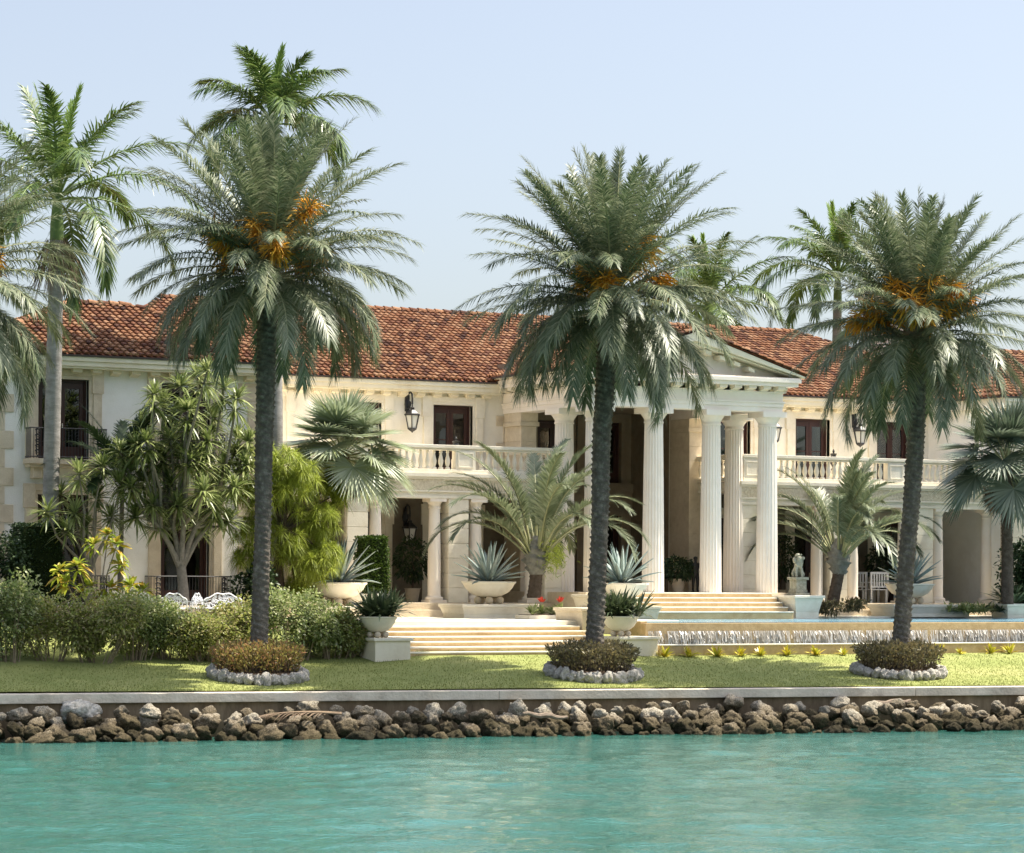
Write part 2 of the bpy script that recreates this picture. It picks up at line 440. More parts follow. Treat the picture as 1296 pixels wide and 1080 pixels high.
def bay():
    xs = np.arange(-52, 20.01, .13); 
    ds = np.concatenate([np.arange(-46, -8, .13), np.arange(-8, .31, .10)])
    X, D = np.meshgrid(xs, ds)
    Yw = -19.9-(X+23.8)*.162+D
    Z = np.zeros_like(X)
    r = np.random.default_rng(3)
    for k in range(70):
        lam = .35*1.055**k if k < 45 else r.uniform(.5, 2.2)
        th = r.normal(R(62), .75)
        amp = .0019*lam**.95*r.uniform(.6, 1.4)
        kk = 2*PI/lam
        Z += amp*np.sin(kk*(X*math.cos(th)+Yw*math.sin(th))+r.uniform(0, 6.28))
    env = 1+.35*np.sin(.31*X+.12*Yw)*np.sin(.23*Yw-.11*X+1)
    Z *= env*np.clip(.16+(-D)/12, .16, 1)
    Vs = np.stack([X, Yw, Z], -1).reshape(-1, 3)
    ny, nx = X.shape
    i = np.arange(nx-1)[None, :]+np.arange(ny-1)[:, None]*nx
    q = np.stack([i, i+1, i+1+nx, i+nx], -1).reshape(-1, 4)
    tag(npmesh('water', Vs, q, None, M['bay'], None, True), kind='structure')
    mb = MB(); S = 2500
    mb.add([(-S, -S, -.12), (S, -S, -.12), (S, S, -.12), (-S, S, -.12)], [(0, 1, 2, 3)])
    tag(mb.build('water', M['bay']), kind='structure')
bay()

def grass():
    n = 70000
    s = rng.uniform(-34, 26, n); d = .5+8.5*rng.uniform(0, 1, n)**1.5
    t = np.array([wall_y(a) for a in s])+d
    keep = (t < -15.4)
    s, t = s[keep], t[keep]; n = len(s)
    z = np.array([ground(a, b) for a, b in zip(s, t)])
    h = rng.uniform(.025, .065, n); a = rng.uniform(0, 6.28, n); w = .012
    lean = rng.normal(0, .02, (n, 2))
    Vs = np.zeros((n, 3, 3))
    Vs[:, 0] = np.stack([s-w*np.cos(a), t-w*np.sin(a), z-.005], -1)
    Vs[:, 1] = np.stack([s+w*np.cos(a), t+w*np.sin(a), z-.005], -1)
    Vs[:, 2] = np.stack([s+lean[:, 0], t+lean[:, 1], z+h], -1)
    tag(npmesh('grass', Vs, None, np.arange(3*n), M['blade']), kind='stuff')
grass()

def along(s0, s1, d0, d1, z0, z1, mb):
    p = [(s0, wall_y(s0)+d0), (s1, wall_y(s1)+d0), (s1, wall_y(s1)+d1), (s0, wall_y(s0)+d1)]
    mb.add([(x, y, z0) for x, y in p]+[(x, y, z1) for x, y in p],
           [(0, 3, 2, 1), (4, 5, 6, 7), (0, 1, 5, 4), (1, 2, 6, 5), (2, 3, 7, 6), (3, 0, 4, 7)])
sw = thing('seawall', 'long low concrete seawall with a pale flat cap between lawn and rocks', 'seawall', (-9, wall_y(-9), 0))
mb = MB(); along(-60, 60, .06, .5, -1.2, .97, mb); mb.build('wall_face', M['wall_face'], sw)
mb = MB()
cuts = [-60, -48, -36.5, -24.6, -9.75, 3.4, 16, 30, 45, 60]
for a, b in zip(cuts[:-1], cuts[1:]): along(a+.006, b-.006, -.06, .60, .97, 1.235, mb)
mb.build('cap', M['concrete'], sw, bevel=.02)

# ------------------------------------------------------------------ terrace, steps, pool
mb = MB()
mb.box(-9.6, 1.6, -13.6, -4.0, 1.2, 3.10)
mb.box(1.6, 10.8, -8.4, -6.6, 1.2, 3.09)
mb.box(10.8, 30, -6.55, -4.0, 1.2, 3.13)
mb.box(-20.5, -9.6, -8.0, -4.9, 1.2, 3.11)
tag(mb.build('terrace', M['terrace'], bevel=.012), kind='structure')
mb, tb = MB(), MB()
nst = 7; dz = (3.10-2.03)/nst
for k in range(1, nst):
    z = 3.10-dz*k
    mb.box(-9.75, -2.42, -13.6-.40*k, -13.6-.40*(k-1)+.02, 1.2, z-.05)
    tb.box(-9.74, -2.43, -13.6-.40*k-.03, -13.6-.40*(k-1)-.004, z-.05, z)
tag(mb.build('steps', M['riser'], bevel=.01), kind='structure'); tag(tb.build('steps', M['terrace'], bevel=.01), kind='structure')
mb, tb = MB(), MB()
for k in range(5):
    z = 4.0-.166*k
    mb.box(2.83, 9.57, -7.1-.36*k-.002, -6.0, 3.0, z-.045)
    tb.box(2.84, 9.56, -7.1-.36*k-.03, -6.1, z-.045, z)
tag(mb.build('steps', M['riser'], bevel=.01), kind='structure'); tag(tb.build('steps', M['terrace'], bevel=.01), kind='structure')
mb = MB()
for k, (yy, zz) in enumerate([(-5.0, 3.35), (-4.65, 3.60)]):
    mb.box(-9.4, 1.72, yy, -3.0+k*.01, 2.9, zz); mb.box(10.7, 23, yy, -3.0+k*.01, 2.9, zz)
mb.box(-9.4, 23, -2.99, 5.5, 2.9, 3.58)
mb.box(1.73, 10.69, -7.08, 5.5, 2.95, 3.995)
tag(mb.build('loggia_floor', M['stone'], bevel=.01), kind='structure')
# pool
mb = MB()
mb.box(-.86, 34, -15.55, -15.25, 1.2, 3.045)       # weir wall
mb.box(-.86, 34, -16.42, -16.18, 1.2, 2.33)        # catch basin rim
mb.box(-.86, -.62, -15.25, -6.6, 1.2, 3.10)
mb.box(-.86, 34, -16.18, -15.55, 1.2, 1.95)
tag(mb.build('pool_wall', M['weir'], bevel=.012), kind='structure')
mb = MB(); mb.box(-.88, 34.02, -16.46, -16.16, 2.33, 2.375); tag(mb.build('pool_rim', M['terrace'], bevel=.01), kind='structure')
mb = MB(); mb.add([(-.63, -15.27, 3.06), (34, -15.27, 3.06), (34, -6.4, 3.06), (-.63, -6.4, 3.06)], [(0, 1, 2, 3)])
tag(mb.build('pool_water', M['pool']), kind='structure')
mb = MB(); mb.add([(-.6, -16.19, 2.15), (34, -16.19, 2.15), (34, -15.54, 2.15), (-.6, -15.54, 2.15)], [(0, 1, 2, 3)])
tag(mb.build('catch_basin_water', M['pool']), kind='structure')
def spill():
    n = 9000
    x = rng.uniform(-.8, 30, n)
    dens = .62+.24*np.sin(x*1.7)*np.sin(x*.61+1)+.22*np.sin(x*5.3+2*np.sin(x*.9))+.12*np.sin(x*13.1)
    k = rng.random(n) < dens
    x = x[k]; n = len(x)
    z1 = 2.79-rng.uniform(0, .40, n)*(rng.random(n) < .55)
    z0 = np.maximum(z1-rng.uniform(.08, .62, n), 2.16)
    w = rng.uniform(.004, .016, n); y1 = -15.57-rng.uniform(0, .03, n); y0 = y1-rng.uniform(.02, .12, n)
    dx = rng.normal(0, .03, n)
    Vs = np.zeros((n, 4, 3))
    Vs[:, 0] = np.stack([x-w+dx, y0, z0], -1); Vs[:, 1] = np.stack([x+w+dx, y0, z0], -1)
    Vs[:, 2] = np.stack([x+w, y1, z1], -1); Vs[:, 3] = np.stack([x-w, y1, z1], -1)
    tag(npmesh('falling_water', Vs, np.arange(4*n), None, M['foam']), kind='stuff')
spill()

# ------------------------------------------------------------------ the mansion
HC = 6.2                       # the axis of the portico
man = thing('mansion', 'cream two storey villa with red barrel tile roofs and a tall columned portico', 'mansion', (HC, 0, 3.6))
def wall_cells(mb, x0, x1, y0, y1, z0, z1, holes):
    xs = sorted({x0, x1, *[h[0] for h in holes], *[h[1] for h in holes]})
    for a, b in zip(xs[:-1], xs[1:]):
        hs = sorted([h for h in holes if h[0] <= a+1e-6 and h[1] >= b-1e-6], key=lambda h: h[2])
        z = z0
        for h in hs:
            if h[2] > z+1e-4: mb.box(a, b, y0, y1, z, h[2])
            z = h[3]
        if z < z1-1e-4: mb.box(a, b, y0, y1, z, z1)

def french_door(xc, w, z0, z1, y, sur=.36, surround=True, scr=False, name='door', curt=False):
    """two glazed leaves set back in a stone surround; y is the wall face"""
    mb = MB(); x0, x1 = xc-w/2, xc+w/2; yd = y+.22
    f = .09
    mb.box(x0, x1, yd, yd+.1, z1-f, z1); mb.box(x0, x0+f, yd, yd+.1, z0, z1-f); mb.box(x1-f, x1, yd, yd+.1, z0, z1-f)
    for a, b in ((x0+f+.01, xc-.006), (xc+.006, x1-f-.01)):
        st = .13
        mb.box(a, a+st, yd+.02, yd+.08, z0+.01, z1-f-.01); mb.box(b-st, b, yd+.02, yd+.08, z0+.01, z1-f-.01)
        mb.box(a+st, b-st, yd+.022, yd+.078, z1-f-.20, z1-f-.01); mb.box(a+st, b-st, yd+.022, yd+.078, z0+.01, z0+.42)
        if not scr:
            zm = z0+(z1-z0)*.52
            mb.box(a+st, b-st, yd+.035, yd+.065, zm, zm+.035)
    d = mb.build(name, M['wood'], man)
    g = MB(); g.box(x0+f, x1-f, yd+.055, yd+.062, z0+.3, z1-f-.05)
    g.build('glass', M['glass'], d)
    if curt:
        for sd in (-1, 1):
            c_ = MB(); n = 22; w_ = (x1-x0)*rng.uniform(.20, .30)
            xe = x0+.06 if sd < 0 else x1-.06
            pts = [(xe-sd*w_*k/n*(1.0), yd+.17+.03*math.sin(k*1.5)) for k in range(n+1)]
            tie = z0+(z1-z0)*.38
            for k in range(n):
                vs = []
                for zz, q in ((z1-.1, 1.0), ((z1+tie)/2, .86), (tie, .5), (z0+.02, .62)):
                    for (px_, py_) in (pts[k], pts[k+1]): vs.append((xe+(px_-xe)*q, py_, zz))
                c_.add(vs, [(2*i, 2*i+1, 2*i+3, 2*i+2) for i in range(3)])
            c_.build('curtain', M['curtain'], d)
    h = MB(); h.box(xc+.03, xc+.05, yd-.03, yd+.02, z0+1.0, z0+1.18); h.build('handle', M['trim'], d)
    if scr:
        s = MB()
        for k in range(26):
            cx, cz = rng.uniform(x0+.25, x1-.25), rng.uniform(z0+.5, z1-.4); r0 = rng.uniform(.08, .2); a0 = rng.uniform(0, 6)
            s.tube([(cx+r0*(1-q/9)*math.cos(a0+q*.7), yd+.04, cz+r0*(1-q/9)*math.sin(a0+q*.7)) for q in range(8)], .012, 4)
        s.build('scrollwork', M['iron'], d)
    if surround:
        s = MB(); o = sur
        s.box(x0-o, x0, y-.05, y+.2, z0, z1); s.box(x1, x1+o, y-.05, y+.2, z0, z1)
        s.box(x0-o, x1+o, y-.052, y+.2, z1, z1+o*.9-.02)
        s.box(x0-o-.06, x0-.14, y-.09, y+.05, z0, z1-.45); s.box(x1+.14, x1+o+.06, y-.09, y+.05, z0, z1-.45)
        s.box(x0-o-.12, x0-.1, y-.11, y+.05, z1-.45, z1+o*.9); s.box(x1+.1, x1+o+.12, y-.11, y+.05, z1-.45, z1+o*.9)
        s.box(x0-.1, x1+.1, y-.1, y+.05, z1+.12, z1+o*.9-.012)
        s.build('door_surround', M['stone'] if y < -1 else M['pale_stone'], d, bevel=.012)
    return d

# main upper wall, its doors, and the loggia back wall
ups = [HC+s*k for k in (6.17, 9.95, 13.9) for s in (-1, 1)]
W2 = .825
mb = MB()
wall_cells(mb, -9.6, 2.75, 0, .32, 3.6, 11.45, [(u-W2, u+W2, 8.22, 10.92) for u in ups if u < 2]+[(u-.85, u+.85, 3.6, 6.9) for u in ups if u < 2])
mb.build('wall', M['stucco'], man); mb = MB()
wall_cells(mb, 9.65, 22.2, 0, .32, 3.6, 11.45, [(u-W2, u+W2, 8.22, 10.92) for u in ups if u > 9]+[(u-.85, u+.85, 3.6, 6.9) for u in ups if u > 9])
mb.build('wall', M['stucco'], man)
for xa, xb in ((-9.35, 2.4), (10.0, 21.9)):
    mb = MB(); wall_cells(mb, xa, xb, -.05, -.003, 3.6, 7.82, [(u-1.24, u+1.24, 3.6, 7.3) for u in ups if xa < u < xb]); mb.build('loggia_shade_wall', M['loggia'], man)  # thin facing whose dark colour imitates the loggia's shade
for u in sorted(ups):
    french_door(u, 1.65, 8.22, 10.92, 0, curt=abs(u-16) < 1 or u < -5)
    french_door(u, 1.7, 3.6, 6.9, 0, surround=True)
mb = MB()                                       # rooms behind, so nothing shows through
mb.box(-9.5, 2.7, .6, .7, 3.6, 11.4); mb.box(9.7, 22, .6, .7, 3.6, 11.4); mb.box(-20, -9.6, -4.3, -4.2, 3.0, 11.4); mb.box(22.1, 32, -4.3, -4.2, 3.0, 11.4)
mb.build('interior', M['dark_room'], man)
# pale pilasters between the upper doors
mb = MB()
# portico recess
mb = MB()
RH = [(HC+k-.8, HC+k+.8, 4.0, 7.0) for k in (-2.2, 0, 2.2)]+[(HC+k-.8, HC+k+.8, 8.3, 10.7) for k in (-2.2, 0, 2.2)]
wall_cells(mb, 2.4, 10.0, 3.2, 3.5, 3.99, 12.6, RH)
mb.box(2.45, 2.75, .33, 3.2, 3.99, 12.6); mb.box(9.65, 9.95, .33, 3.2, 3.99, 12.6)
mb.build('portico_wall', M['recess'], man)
for k in (-2.2, 0, 2.2):
    french_door(HC+k, 1.6, 4.0, 7.0, 3.2, surround=False)
    french_door(HC+k, 1.6, 8.3, 10.7, 3.2, surround=False)
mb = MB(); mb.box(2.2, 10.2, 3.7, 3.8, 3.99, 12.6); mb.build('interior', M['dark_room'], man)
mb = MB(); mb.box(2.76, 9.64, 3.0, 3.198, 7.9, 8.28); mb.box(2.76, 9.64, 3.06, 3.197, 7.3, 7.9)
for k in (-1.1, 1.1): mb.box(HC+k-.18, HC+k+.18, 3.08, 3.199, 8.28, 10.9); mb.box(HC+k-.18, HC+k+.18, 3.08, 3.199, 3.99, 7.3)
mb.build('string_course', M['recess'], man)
def quoins(xe, side, y, z0, z1, w1, w2, h=.56, name='quoins', face=-1, mat='stone', ret=.0):
    """alternating corner blocks; xe the corner, side +1 blocks run to +x"""
    mb = MB(); z = z0; k = 0
    while z < z1-.05:
        w = w1 if k % 2 == 0 else w2
        a, b = (xe, xe+w) if side > 0 else (xe-w, xe)
        if side > 0: a -= .03
        else: b += .03
        mb.box(a, b, y-.045, y+.2, z+.006, min(z+h, z1)-.006)
        z += h; k += 1
    mb.build(name, M[mat], man, bevel=.012)
quoins(9.65, 1, 0, 4.0, 10.85, .95, .62, .62)
quoins(2.75, -1, 0, 4.0, 10.6, .9, .6, .62)

# balconies and loggia entablature
def entab(x0, x1, nm):
    y = -4.0
    mb = MB()
    mb.box(x0, x1, y-.34, y+.30, 7.30, 7.40); mb.box(x0, x1, y-.30, y+.28, 7.40, 7.52)
    mb.box(x0, x1, y-.36, y+.28, 7.52, 7.58)
    mb.box(x0, x1, y-.37, y+.30, 7.98, 8.06); mb.box(x0, x1, y-.42, y+.32, 8.06, 8.20)
    mb.box(x0, x1, y+.32, 0, 7.9, 8.18)
    e = mb.build(nm, M['pale_stone'], man, bevel=.01)
    mb = MB(); mb.box(x0+.002, x1-.002, y-.335, y+.27, 7.58, 7.98); mb.build('frieze', M['carved'], e)
    mb = MB(); mb.box(x0, x1, y+.33, -.01, 7.82, 7.898); mb.build('loggia_ceiling', M['stucco'], e)
entab(-9.5, 2.45, 'entablature'); entab(9.95, 21.95, 'entablature')
BAL = [(.095, 0), (.095, .06), (.05, .09), (.06, .13), (.085, .22), (.095, .30), (.07, .42), (.045, .52), (.042, .58), (.065, .61), (.05, .64), (.06, .68)]
_bal = {}
def balustrade(p0, p1, zb, peds=(), caps=None):
    """stone rail on turned balusters from p0 to p1 (x,y); peds: distances along it where a panelled pedestal stands"""
    p0, p1 = Vector(p0), Vector(p1); L_ = (p1-p0).length; u = (p1-p0)/L_; n = Vector((-u.y, u.x))
    def bx(mb, a, b, w, z0, z1):
        q = [p0+u*a-n*w, p0+u*b-n*w, p0+u*b+n*w, p0+u*a+n*w]
        mb.add([(v.x, v.y, z0) for v in q]+[(v.x, v.y, z1) for v in q], [(0, 3, 2, 1), (4, 5, 6, 7), (0, 1, 5, 4), (1, 2, 6, 5), (2, 3, 7, 6), (3, 0, 4, 7)])
    mb = MB(); bx(mb, 0, L_, .16, zb, zb+.13); bx(mb, 0, L_, .13, zb+.81, zb+.88); bx(mb, -.02, L_+.02, .18, zb+.88, zb+1.0)
    r = mb.build('balustrade', M['pale_stone'], man, bevel=.012)
    for s in peds:
        mb = MB(); w = .40
        bx(mb, s-w, s+w, .15, zb+.13, zb+.81)
        for a, b, z0, z1 in ((s-w+.09, s-w+.13, zb+.2, zb+.74), (s+w-.13, s+w-.09, zb+.2, zb+.74), (s-w+.13, s+w-.13, zb+.2, zb+.24), (s-w+.13, s+w-.13, zb+.70, zb+.74)):
            bx(mb, a, b, .17, z0, z1)
        mb.build('pedestal', M['pale_stone'], r, bevel=.006)
    s = .16
    while s < L_-.1:
        if all(abs(s-q) > .48 for q in peds):
            c = p0+u*s
            if 'me' not in _bal:
                m0 = MB(); m0.lathe(0, 0, BAL, 10); b = m0.build('baluster', M['pale_stone'], None, True)
                _bal['me'] = b.data
            else:
                b = bpy.data.objects.new('baluster', _bal['me']); COL.objects.link(b)
            b.parent = r
            b.location = Vector((c.x, c.y, zb+.13))-ORG[r.name]
        s += .27
GC_L = [-5.87, -1.90, 2.02]
GC_R = [10.42, 14.48, 18.53]
balustrade((-9.45, -4.12), (2.2, -4.12), 8.21, [-5.87+9.45, -1.62+9.45])
balustrade((10.15, -4.12), (21.85, -4.12), 8.21, [.42, 14.48+2.6-10.15+.1, 18.53-10.15+2.0])
balustrade((10.05, -.1), (10.05, -3.7), 8.21)
balustrade((2.35, -3.7), (2.35, -.1), 8.21)

# lower order: twin columns either side of a block pier
def tuscan(x, y, z0, z1, r):
    h = z1-z0
    mb = MB()
    mb.box(x-r*1.45, x+r*1.45, y-r*1.45, y+r*1.45, z0, z0+.10)
    mb.lathe(x, y, [(r*1.35, z0+.10), (r*1.42, z0+.15), (r*1.35, z0+.20), (r*1.08, z0+.22), (r*1.0, z0+.30), (r, z0+h*.35), (r*.95, z0+h*.6), (r*.84, z1-.36), (r*.95, z1-.34), (r*.95, z1-.30), (r*.85, z1-.28), (r*.86, z1-.22), (r*1.15, z1-.13), (r*1.2, z1-.11)], 24)
    mb.box(x-r*1.38, x+r*1.38, y-r*1.38, y+r*1.38, z1-.11, z1-.002)
    c = mb.build('column', M['column_stone'], man, True)
def pier(x, y, z0, z1, w, d):
    mb = MB(); n = 7; h = (z1-z0)/n
    for k in range(n): mb.box(x-w, x+w, y-d, y+d, z0+k*h+.008, z0+(k+1)*h-.008)
    mb.box(x-w+.03, x+w-.03, y-d+.03, y+d-.03, z0, z1)
    mb.build('pier', M['pale_stone'], man, bevel=.01)
for g in GC_L+GC_R:
    pier(g, -4.0, 3.6, 7.299, .40, .30)
    for s in (-1, 1):
        if (g == 10.42 and s < 0) or (g == 2.02 and s > 0): continue
        tuscan(g+s*.82, -4.0, 3.6, 7.30, .235)
tuscan(21.75, -4.0, 3.6, 7.30, .235)

# the portico order
PCX = [2.53, 4.97, 7.42, 9.87]
def doric(x, y, z0, z1, r):
    mb = MB(); zt = z1-.55
    prof = []
    for k in range(9):
        q = k/8; prof.append((r*(1-.17*q**1.4), z0+(zt-z0)*q))
    prof += [(r*.90, zt+.01), (r*.90, zt+.06), (r*.84, zt+.07), (r*.86, zt+.14), (r*1.0, zt+.24), (r*1.16, zt+.32), (r*1.18, zt+.35)]
    mb.lathe(x, y, prof, 40, .075, (z0-.01, zt+.001))
    # round the channel ridges a little by giving every second vertex the inner radius
    a = r*1.28
    mb.box(x-a, x+a, y-a, y+a, zt+.35, z1-.002)
    mb.build('column', M['column_stone'], man, False)
for x in PCX: doric(x, -6.3, 4.0, 10.66, .405)
for x in (PCX[0]+.02, PCX[3]+.02): doric(x, -4.0, 4.0, 10.66, .405)
for xa, xb in ((2.2, 2.85), (9.55, 10.2)):
    mb = MB(); n = 11; h = (10.66-4.0-.5)/n
    for k in range(n): mb.box(xa, xb, -1.35, -.05, 4.0+k*h+.006, 4.0+(k+1)*h-.006)
    mb.box(xa+.02, xb-.02, -1.33, -.05, 4.0, 10.2)
    mb.box(xa-.08, xb+.08, -1.43, -.05, 10.16, 10.32); mb.box(xa-.04, xb+.04, -1.39, -.05, 10.32, 10.658)
    mb.build('anta', M['stone'], man, bevel=.008)
# portico entablature: front and two returns, laid as a ring of beams
def ring(mb, o, z0, z1, th=.75, yb=-.02):
    xa, xb, ya = 2.53-.40-o, 9.87+.40+o, -6.3-.40-o
    mb.box(xa, xb, ya, ya+th+o, z0, z1)
    mb.box(xa, xa+th+o, ya+th+o, yb, z0, z1); mb.box(xb-th-o, xb, ya+th+o, yb, z0, z1)
mb = MB()
ring(mb, 0, 10.66, 10.84); ring(mb, .03, 10.84, 10.98); ring(mb, .07, 10.98, 11.04); ring(mb, .01, 11.04, 11.36)
pe = mb.build('portico_entablature', M['column_stone'], man, bevel=.008)
mb = MB()
ring(mb, .10, 11.36, 11.40); ring(mb, .42, 11.58, 11.72); ring(mb, .50, 11.72, 11.86); ring(mb, .46, 11.86, 11.90)
pc = mb.build('portico_cornice', M['column_stone'], man, bevel=.008)
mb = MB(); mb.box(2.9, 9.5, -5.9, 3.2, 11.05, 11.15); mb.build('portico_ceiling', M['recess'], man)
def modillions(name, p0, p1, zt, out, n, parent, w=.17, h=.17, dep=.32, mat='trim'):
    p0, p1, out = Vector(p0), Vector(p1), Vector(out)
    u = (p1-p0).normalized(); me = None
    for k in range(n):
        c = p0+(p1-p0)*((k+.5)/n)
        if me is None:
            c0 = Vector((0, 0)); q = [c0-u*w, c0+u*w, c0+u*w+out*dep, c0-u*w+out*dep]
            mb = MB(); mb.add([(v.x, v.y, -h) for v in q[:2]]+[(v.x, v.y, -h*.55) for v in q[2:]]+[(v.x, v.y, 0) for v in q],
               [(0, 3, 2, 1), (4, 5, 6, 7), (0, 1, 5, 4), (1, 2, 6, 5), (2, 3, 7, 6), (3, 0, 4, 7)])
            o = mb.build('modillion', M[mat]); me = o.data
        else:
            o = bpy.data.objects.new('modillion', me); COL.objects.link(o)
        o.parent = parent; o.location = Vector((c.x, c.y, zt))-ORG[parent.name]
modillions('modillions', (2.1, -6.72), (10.3, -6.72), 11.578, (0, -1), 13, pc, .16, .19, .36)
modillions('modillions', (2.11, -6.6), (2.11, -.3), 11.578, (-1, 0), 10, pc, .16, .19, .36)
modillions('modillions', (10.29, -6.6), (10.29, -.3), 11.578, (1, 0), 10, pc, .16, .19, .36)
# pediment
ap_z, ev_z, hw = 13.45, 12.02, 4.75
mb = MB(); mb.prism([(HC-4.3, 11.9), (HC+4.3, 11.9), (HC, 13.15)], -6.45, -5.9); ped = mb.build('pediment', M['column_stone'], man)
mb = MB()
sl_ = (ap_z-ev_z)/hw
for s in (-1, 1):
    def P_(d, off): return (HC+s*d, ap_z-sl_*d-off)
    for (o0, o1, y0, fr) in ((.05, .36, -7.17, 0), (.36, .46, -7.02, .02), (.46, .54, -6.60, .04)):
        a = [P_(0, o0), P_(hw-.0-fr*8, o0), P_(hw-fr*8, o1), P_(0, o1)]
        a = [(x, max(z, 11.905)) for x, z in a]
        mb.prism(a if s > 0 else a[::-1], y0, -5.85+fr)
    for k in range(6):
        d = .55+k*.62
        a = [P_(d, .46), P_(d+.26, .46), P_(d+.26, .60), P_(d, .60)]
        if a[2][1] > 11.95: mb.prism(a if s > 0 else a[::-1], -6.95, -6.5)
mb.build('raking_cornice', M['trim'], ped, bevel=.008)

# roofs of single barrel tiles
def tiles(mb_v, mb_f, O, U, D, wid, length, keep, sp=.245, row=.36):
    O, U, D = Vector(O), Vector(U).normalized(), Vector(D).normalized()
    N_ = U.cross(D)
    if N_.z < 0: N_ = -N_
    nseg = 5; nu = int(wid/sp); nv = int(length/row)+1
    for i in range(nu):
        u = (i+.5)*sp
        for j in range(nv):
            v = j*row
            if not keep(u, v+row*.5): continue
            r0, r1 = .098+random.uniform(-.006, .006), .082
            ju, jr = random.uniform(-.012, .012), random.uniform(-.008, .012)
            base = len(mb_v)
            for vv, r, lift in ((v-.03, r0, .052+jr), (v+row+.03, r1, .012)):
                for k in range(nseg+1):
                    a = PI*k/nseg
                    p = O+U*(u+ju-math.cos(a)*r)+D*vv+N_*(lift+math.sin(a)*r*.82)
                    mb_v.append(tuple(p))
            for k in range(nseg): mb_f.append((base+k, base+k+1, base+nseg+2+k, base+nseg+1+k))
            mb_f.append(tuple(base+k for k in range(nseg, -1, -1)))
def ridge_tiles(mb_v, mb_f, A, B, r=.15):
    A, B = Vector(A), Vector(B); L_ = (B-A).length; D = (B-A)/L_
    side = D.cross(Vector((0, 0, 1))).normalized(); up = side.cross(D)
    n = max(1, int(L_/.38))
    for j in range(n):
        base = len(mb_v)
        for vv, rr, lf in ((j*.38-.03, r, .05), (j*.38+.42, r*.86, .015)):
            for k in range(7):
                a = PI*k/6
                mb_v.append(tuple(A+D*vv-side*math.cos(a)*rr+up*(lf+math.sin(a)*rr*.85)))
        for k in range(6): mb_f.append((base+k, base+k+1, base+8+k, base+7+k))
        mb_f.append(tuple(base+k for k in range(6, -1, -1)))
PIT = .39
random.seed(5)
def roof(name, planes, ridges, beds, parent=None):
    mb = MB()
    for b in beds: mb.add(b, [tuple(range(len(b)))])
    r = mb.build(name, M['tile_bed'], man)
    vs, fs = [], []
    for p in planes: tiles(vs, fs, *p)
    for a in ridges: ridge_tiles(vs, fs, *a)
    m = MB(); m.v, m.f = vs, fs
    m.build('roof_tiles', M['tile'], r)
    return r
# main range: front slope, with rear slope and hips
xl, xr, ye, ze, yr = -13.0, 25.4, -.58, 11.80, 8.0
zr = ze+(yr-ye)*PIT; Ls = math.hypot(yr-ye, zr-ze); hr = yr-ye
D_ = (0, 1, PIT)
main_beds = [[(xl-2, ye, ze), (xr+2, ye, ze), (xr-4.5, yr, zr), (xl+4.5, yr, zr)], [(xr+2, 2*yr-ye, ze), (xl-2, 2*yr-ye, ze), (xl+4.5, yr, zr), (xr-4.5, yr, zr)],
             [(xl-2, 2*yr-ye, ze), (xl-2, ye, ze), (xl+4.5, yr, zr)], [(xr+2, ye, ze), (xr+2, 2*yr-ye, ze), (xr-4.5, yr, zr)]]
roof('main_roof', [((xl-2, ye, ze), (1, 0, 0), D_, xr-xl+4, Ls, lambda u, v: 6.5*v/Ls < u < (xr-xl+4)-6.5*v/Ls and not (HC-3.5+v*.7 < u+xl-2 < HC+3.5-v*.7))],
     [((xl+4.5, yr, zr+.02), (xr-4.5, yr, zr+.02))], main_beds)
# portico gable roof
gy0, gy1 = -7.22, 5.2
gL = math.hypot(hw+.08, sl_*(hw+.08))
def gk(u, v):
    y = gy0+u if False else None
    return True
gb = [[(HC-hw-.08, gy0, ev_z-.04), (HC, gy0, ap_z), (HC, gy1, ap_z), (HC-hw-.08, gy1, ev_z-.04)], [(HC, gy0, ap_z), (HC+hw+.08, gy0, ev_z-.04), (HC+hw+.08, gy1, ev_z-.04), (HC, gy1, ap_z)]]
roof('portico_roof', [((HC-hw-.08, gy0, ev_z-.04), (0, 1, 0), (1, 0, sl_), gy1-gy0, gL, lambda u, v: (gy0+u) < (v/gL)*5.6+.1),
                      ((HC+hw+.08, gy0, ev_z-.04), (0, 1, 0), (-1, 0, sl_), gy1-gy0, gL, lambda u, v: (gy0+u) < (v/gL)*5.6+.1)],
     [((HC, gy0, ap_z+.02), (HC, gy1, ap_z+.02), .14)]+[((HC+s*(hw+.05), gy0+.08, ev_z), (HC, gy0+.08, ap_z+.03), .11) for s in (-1, 1)], gb)
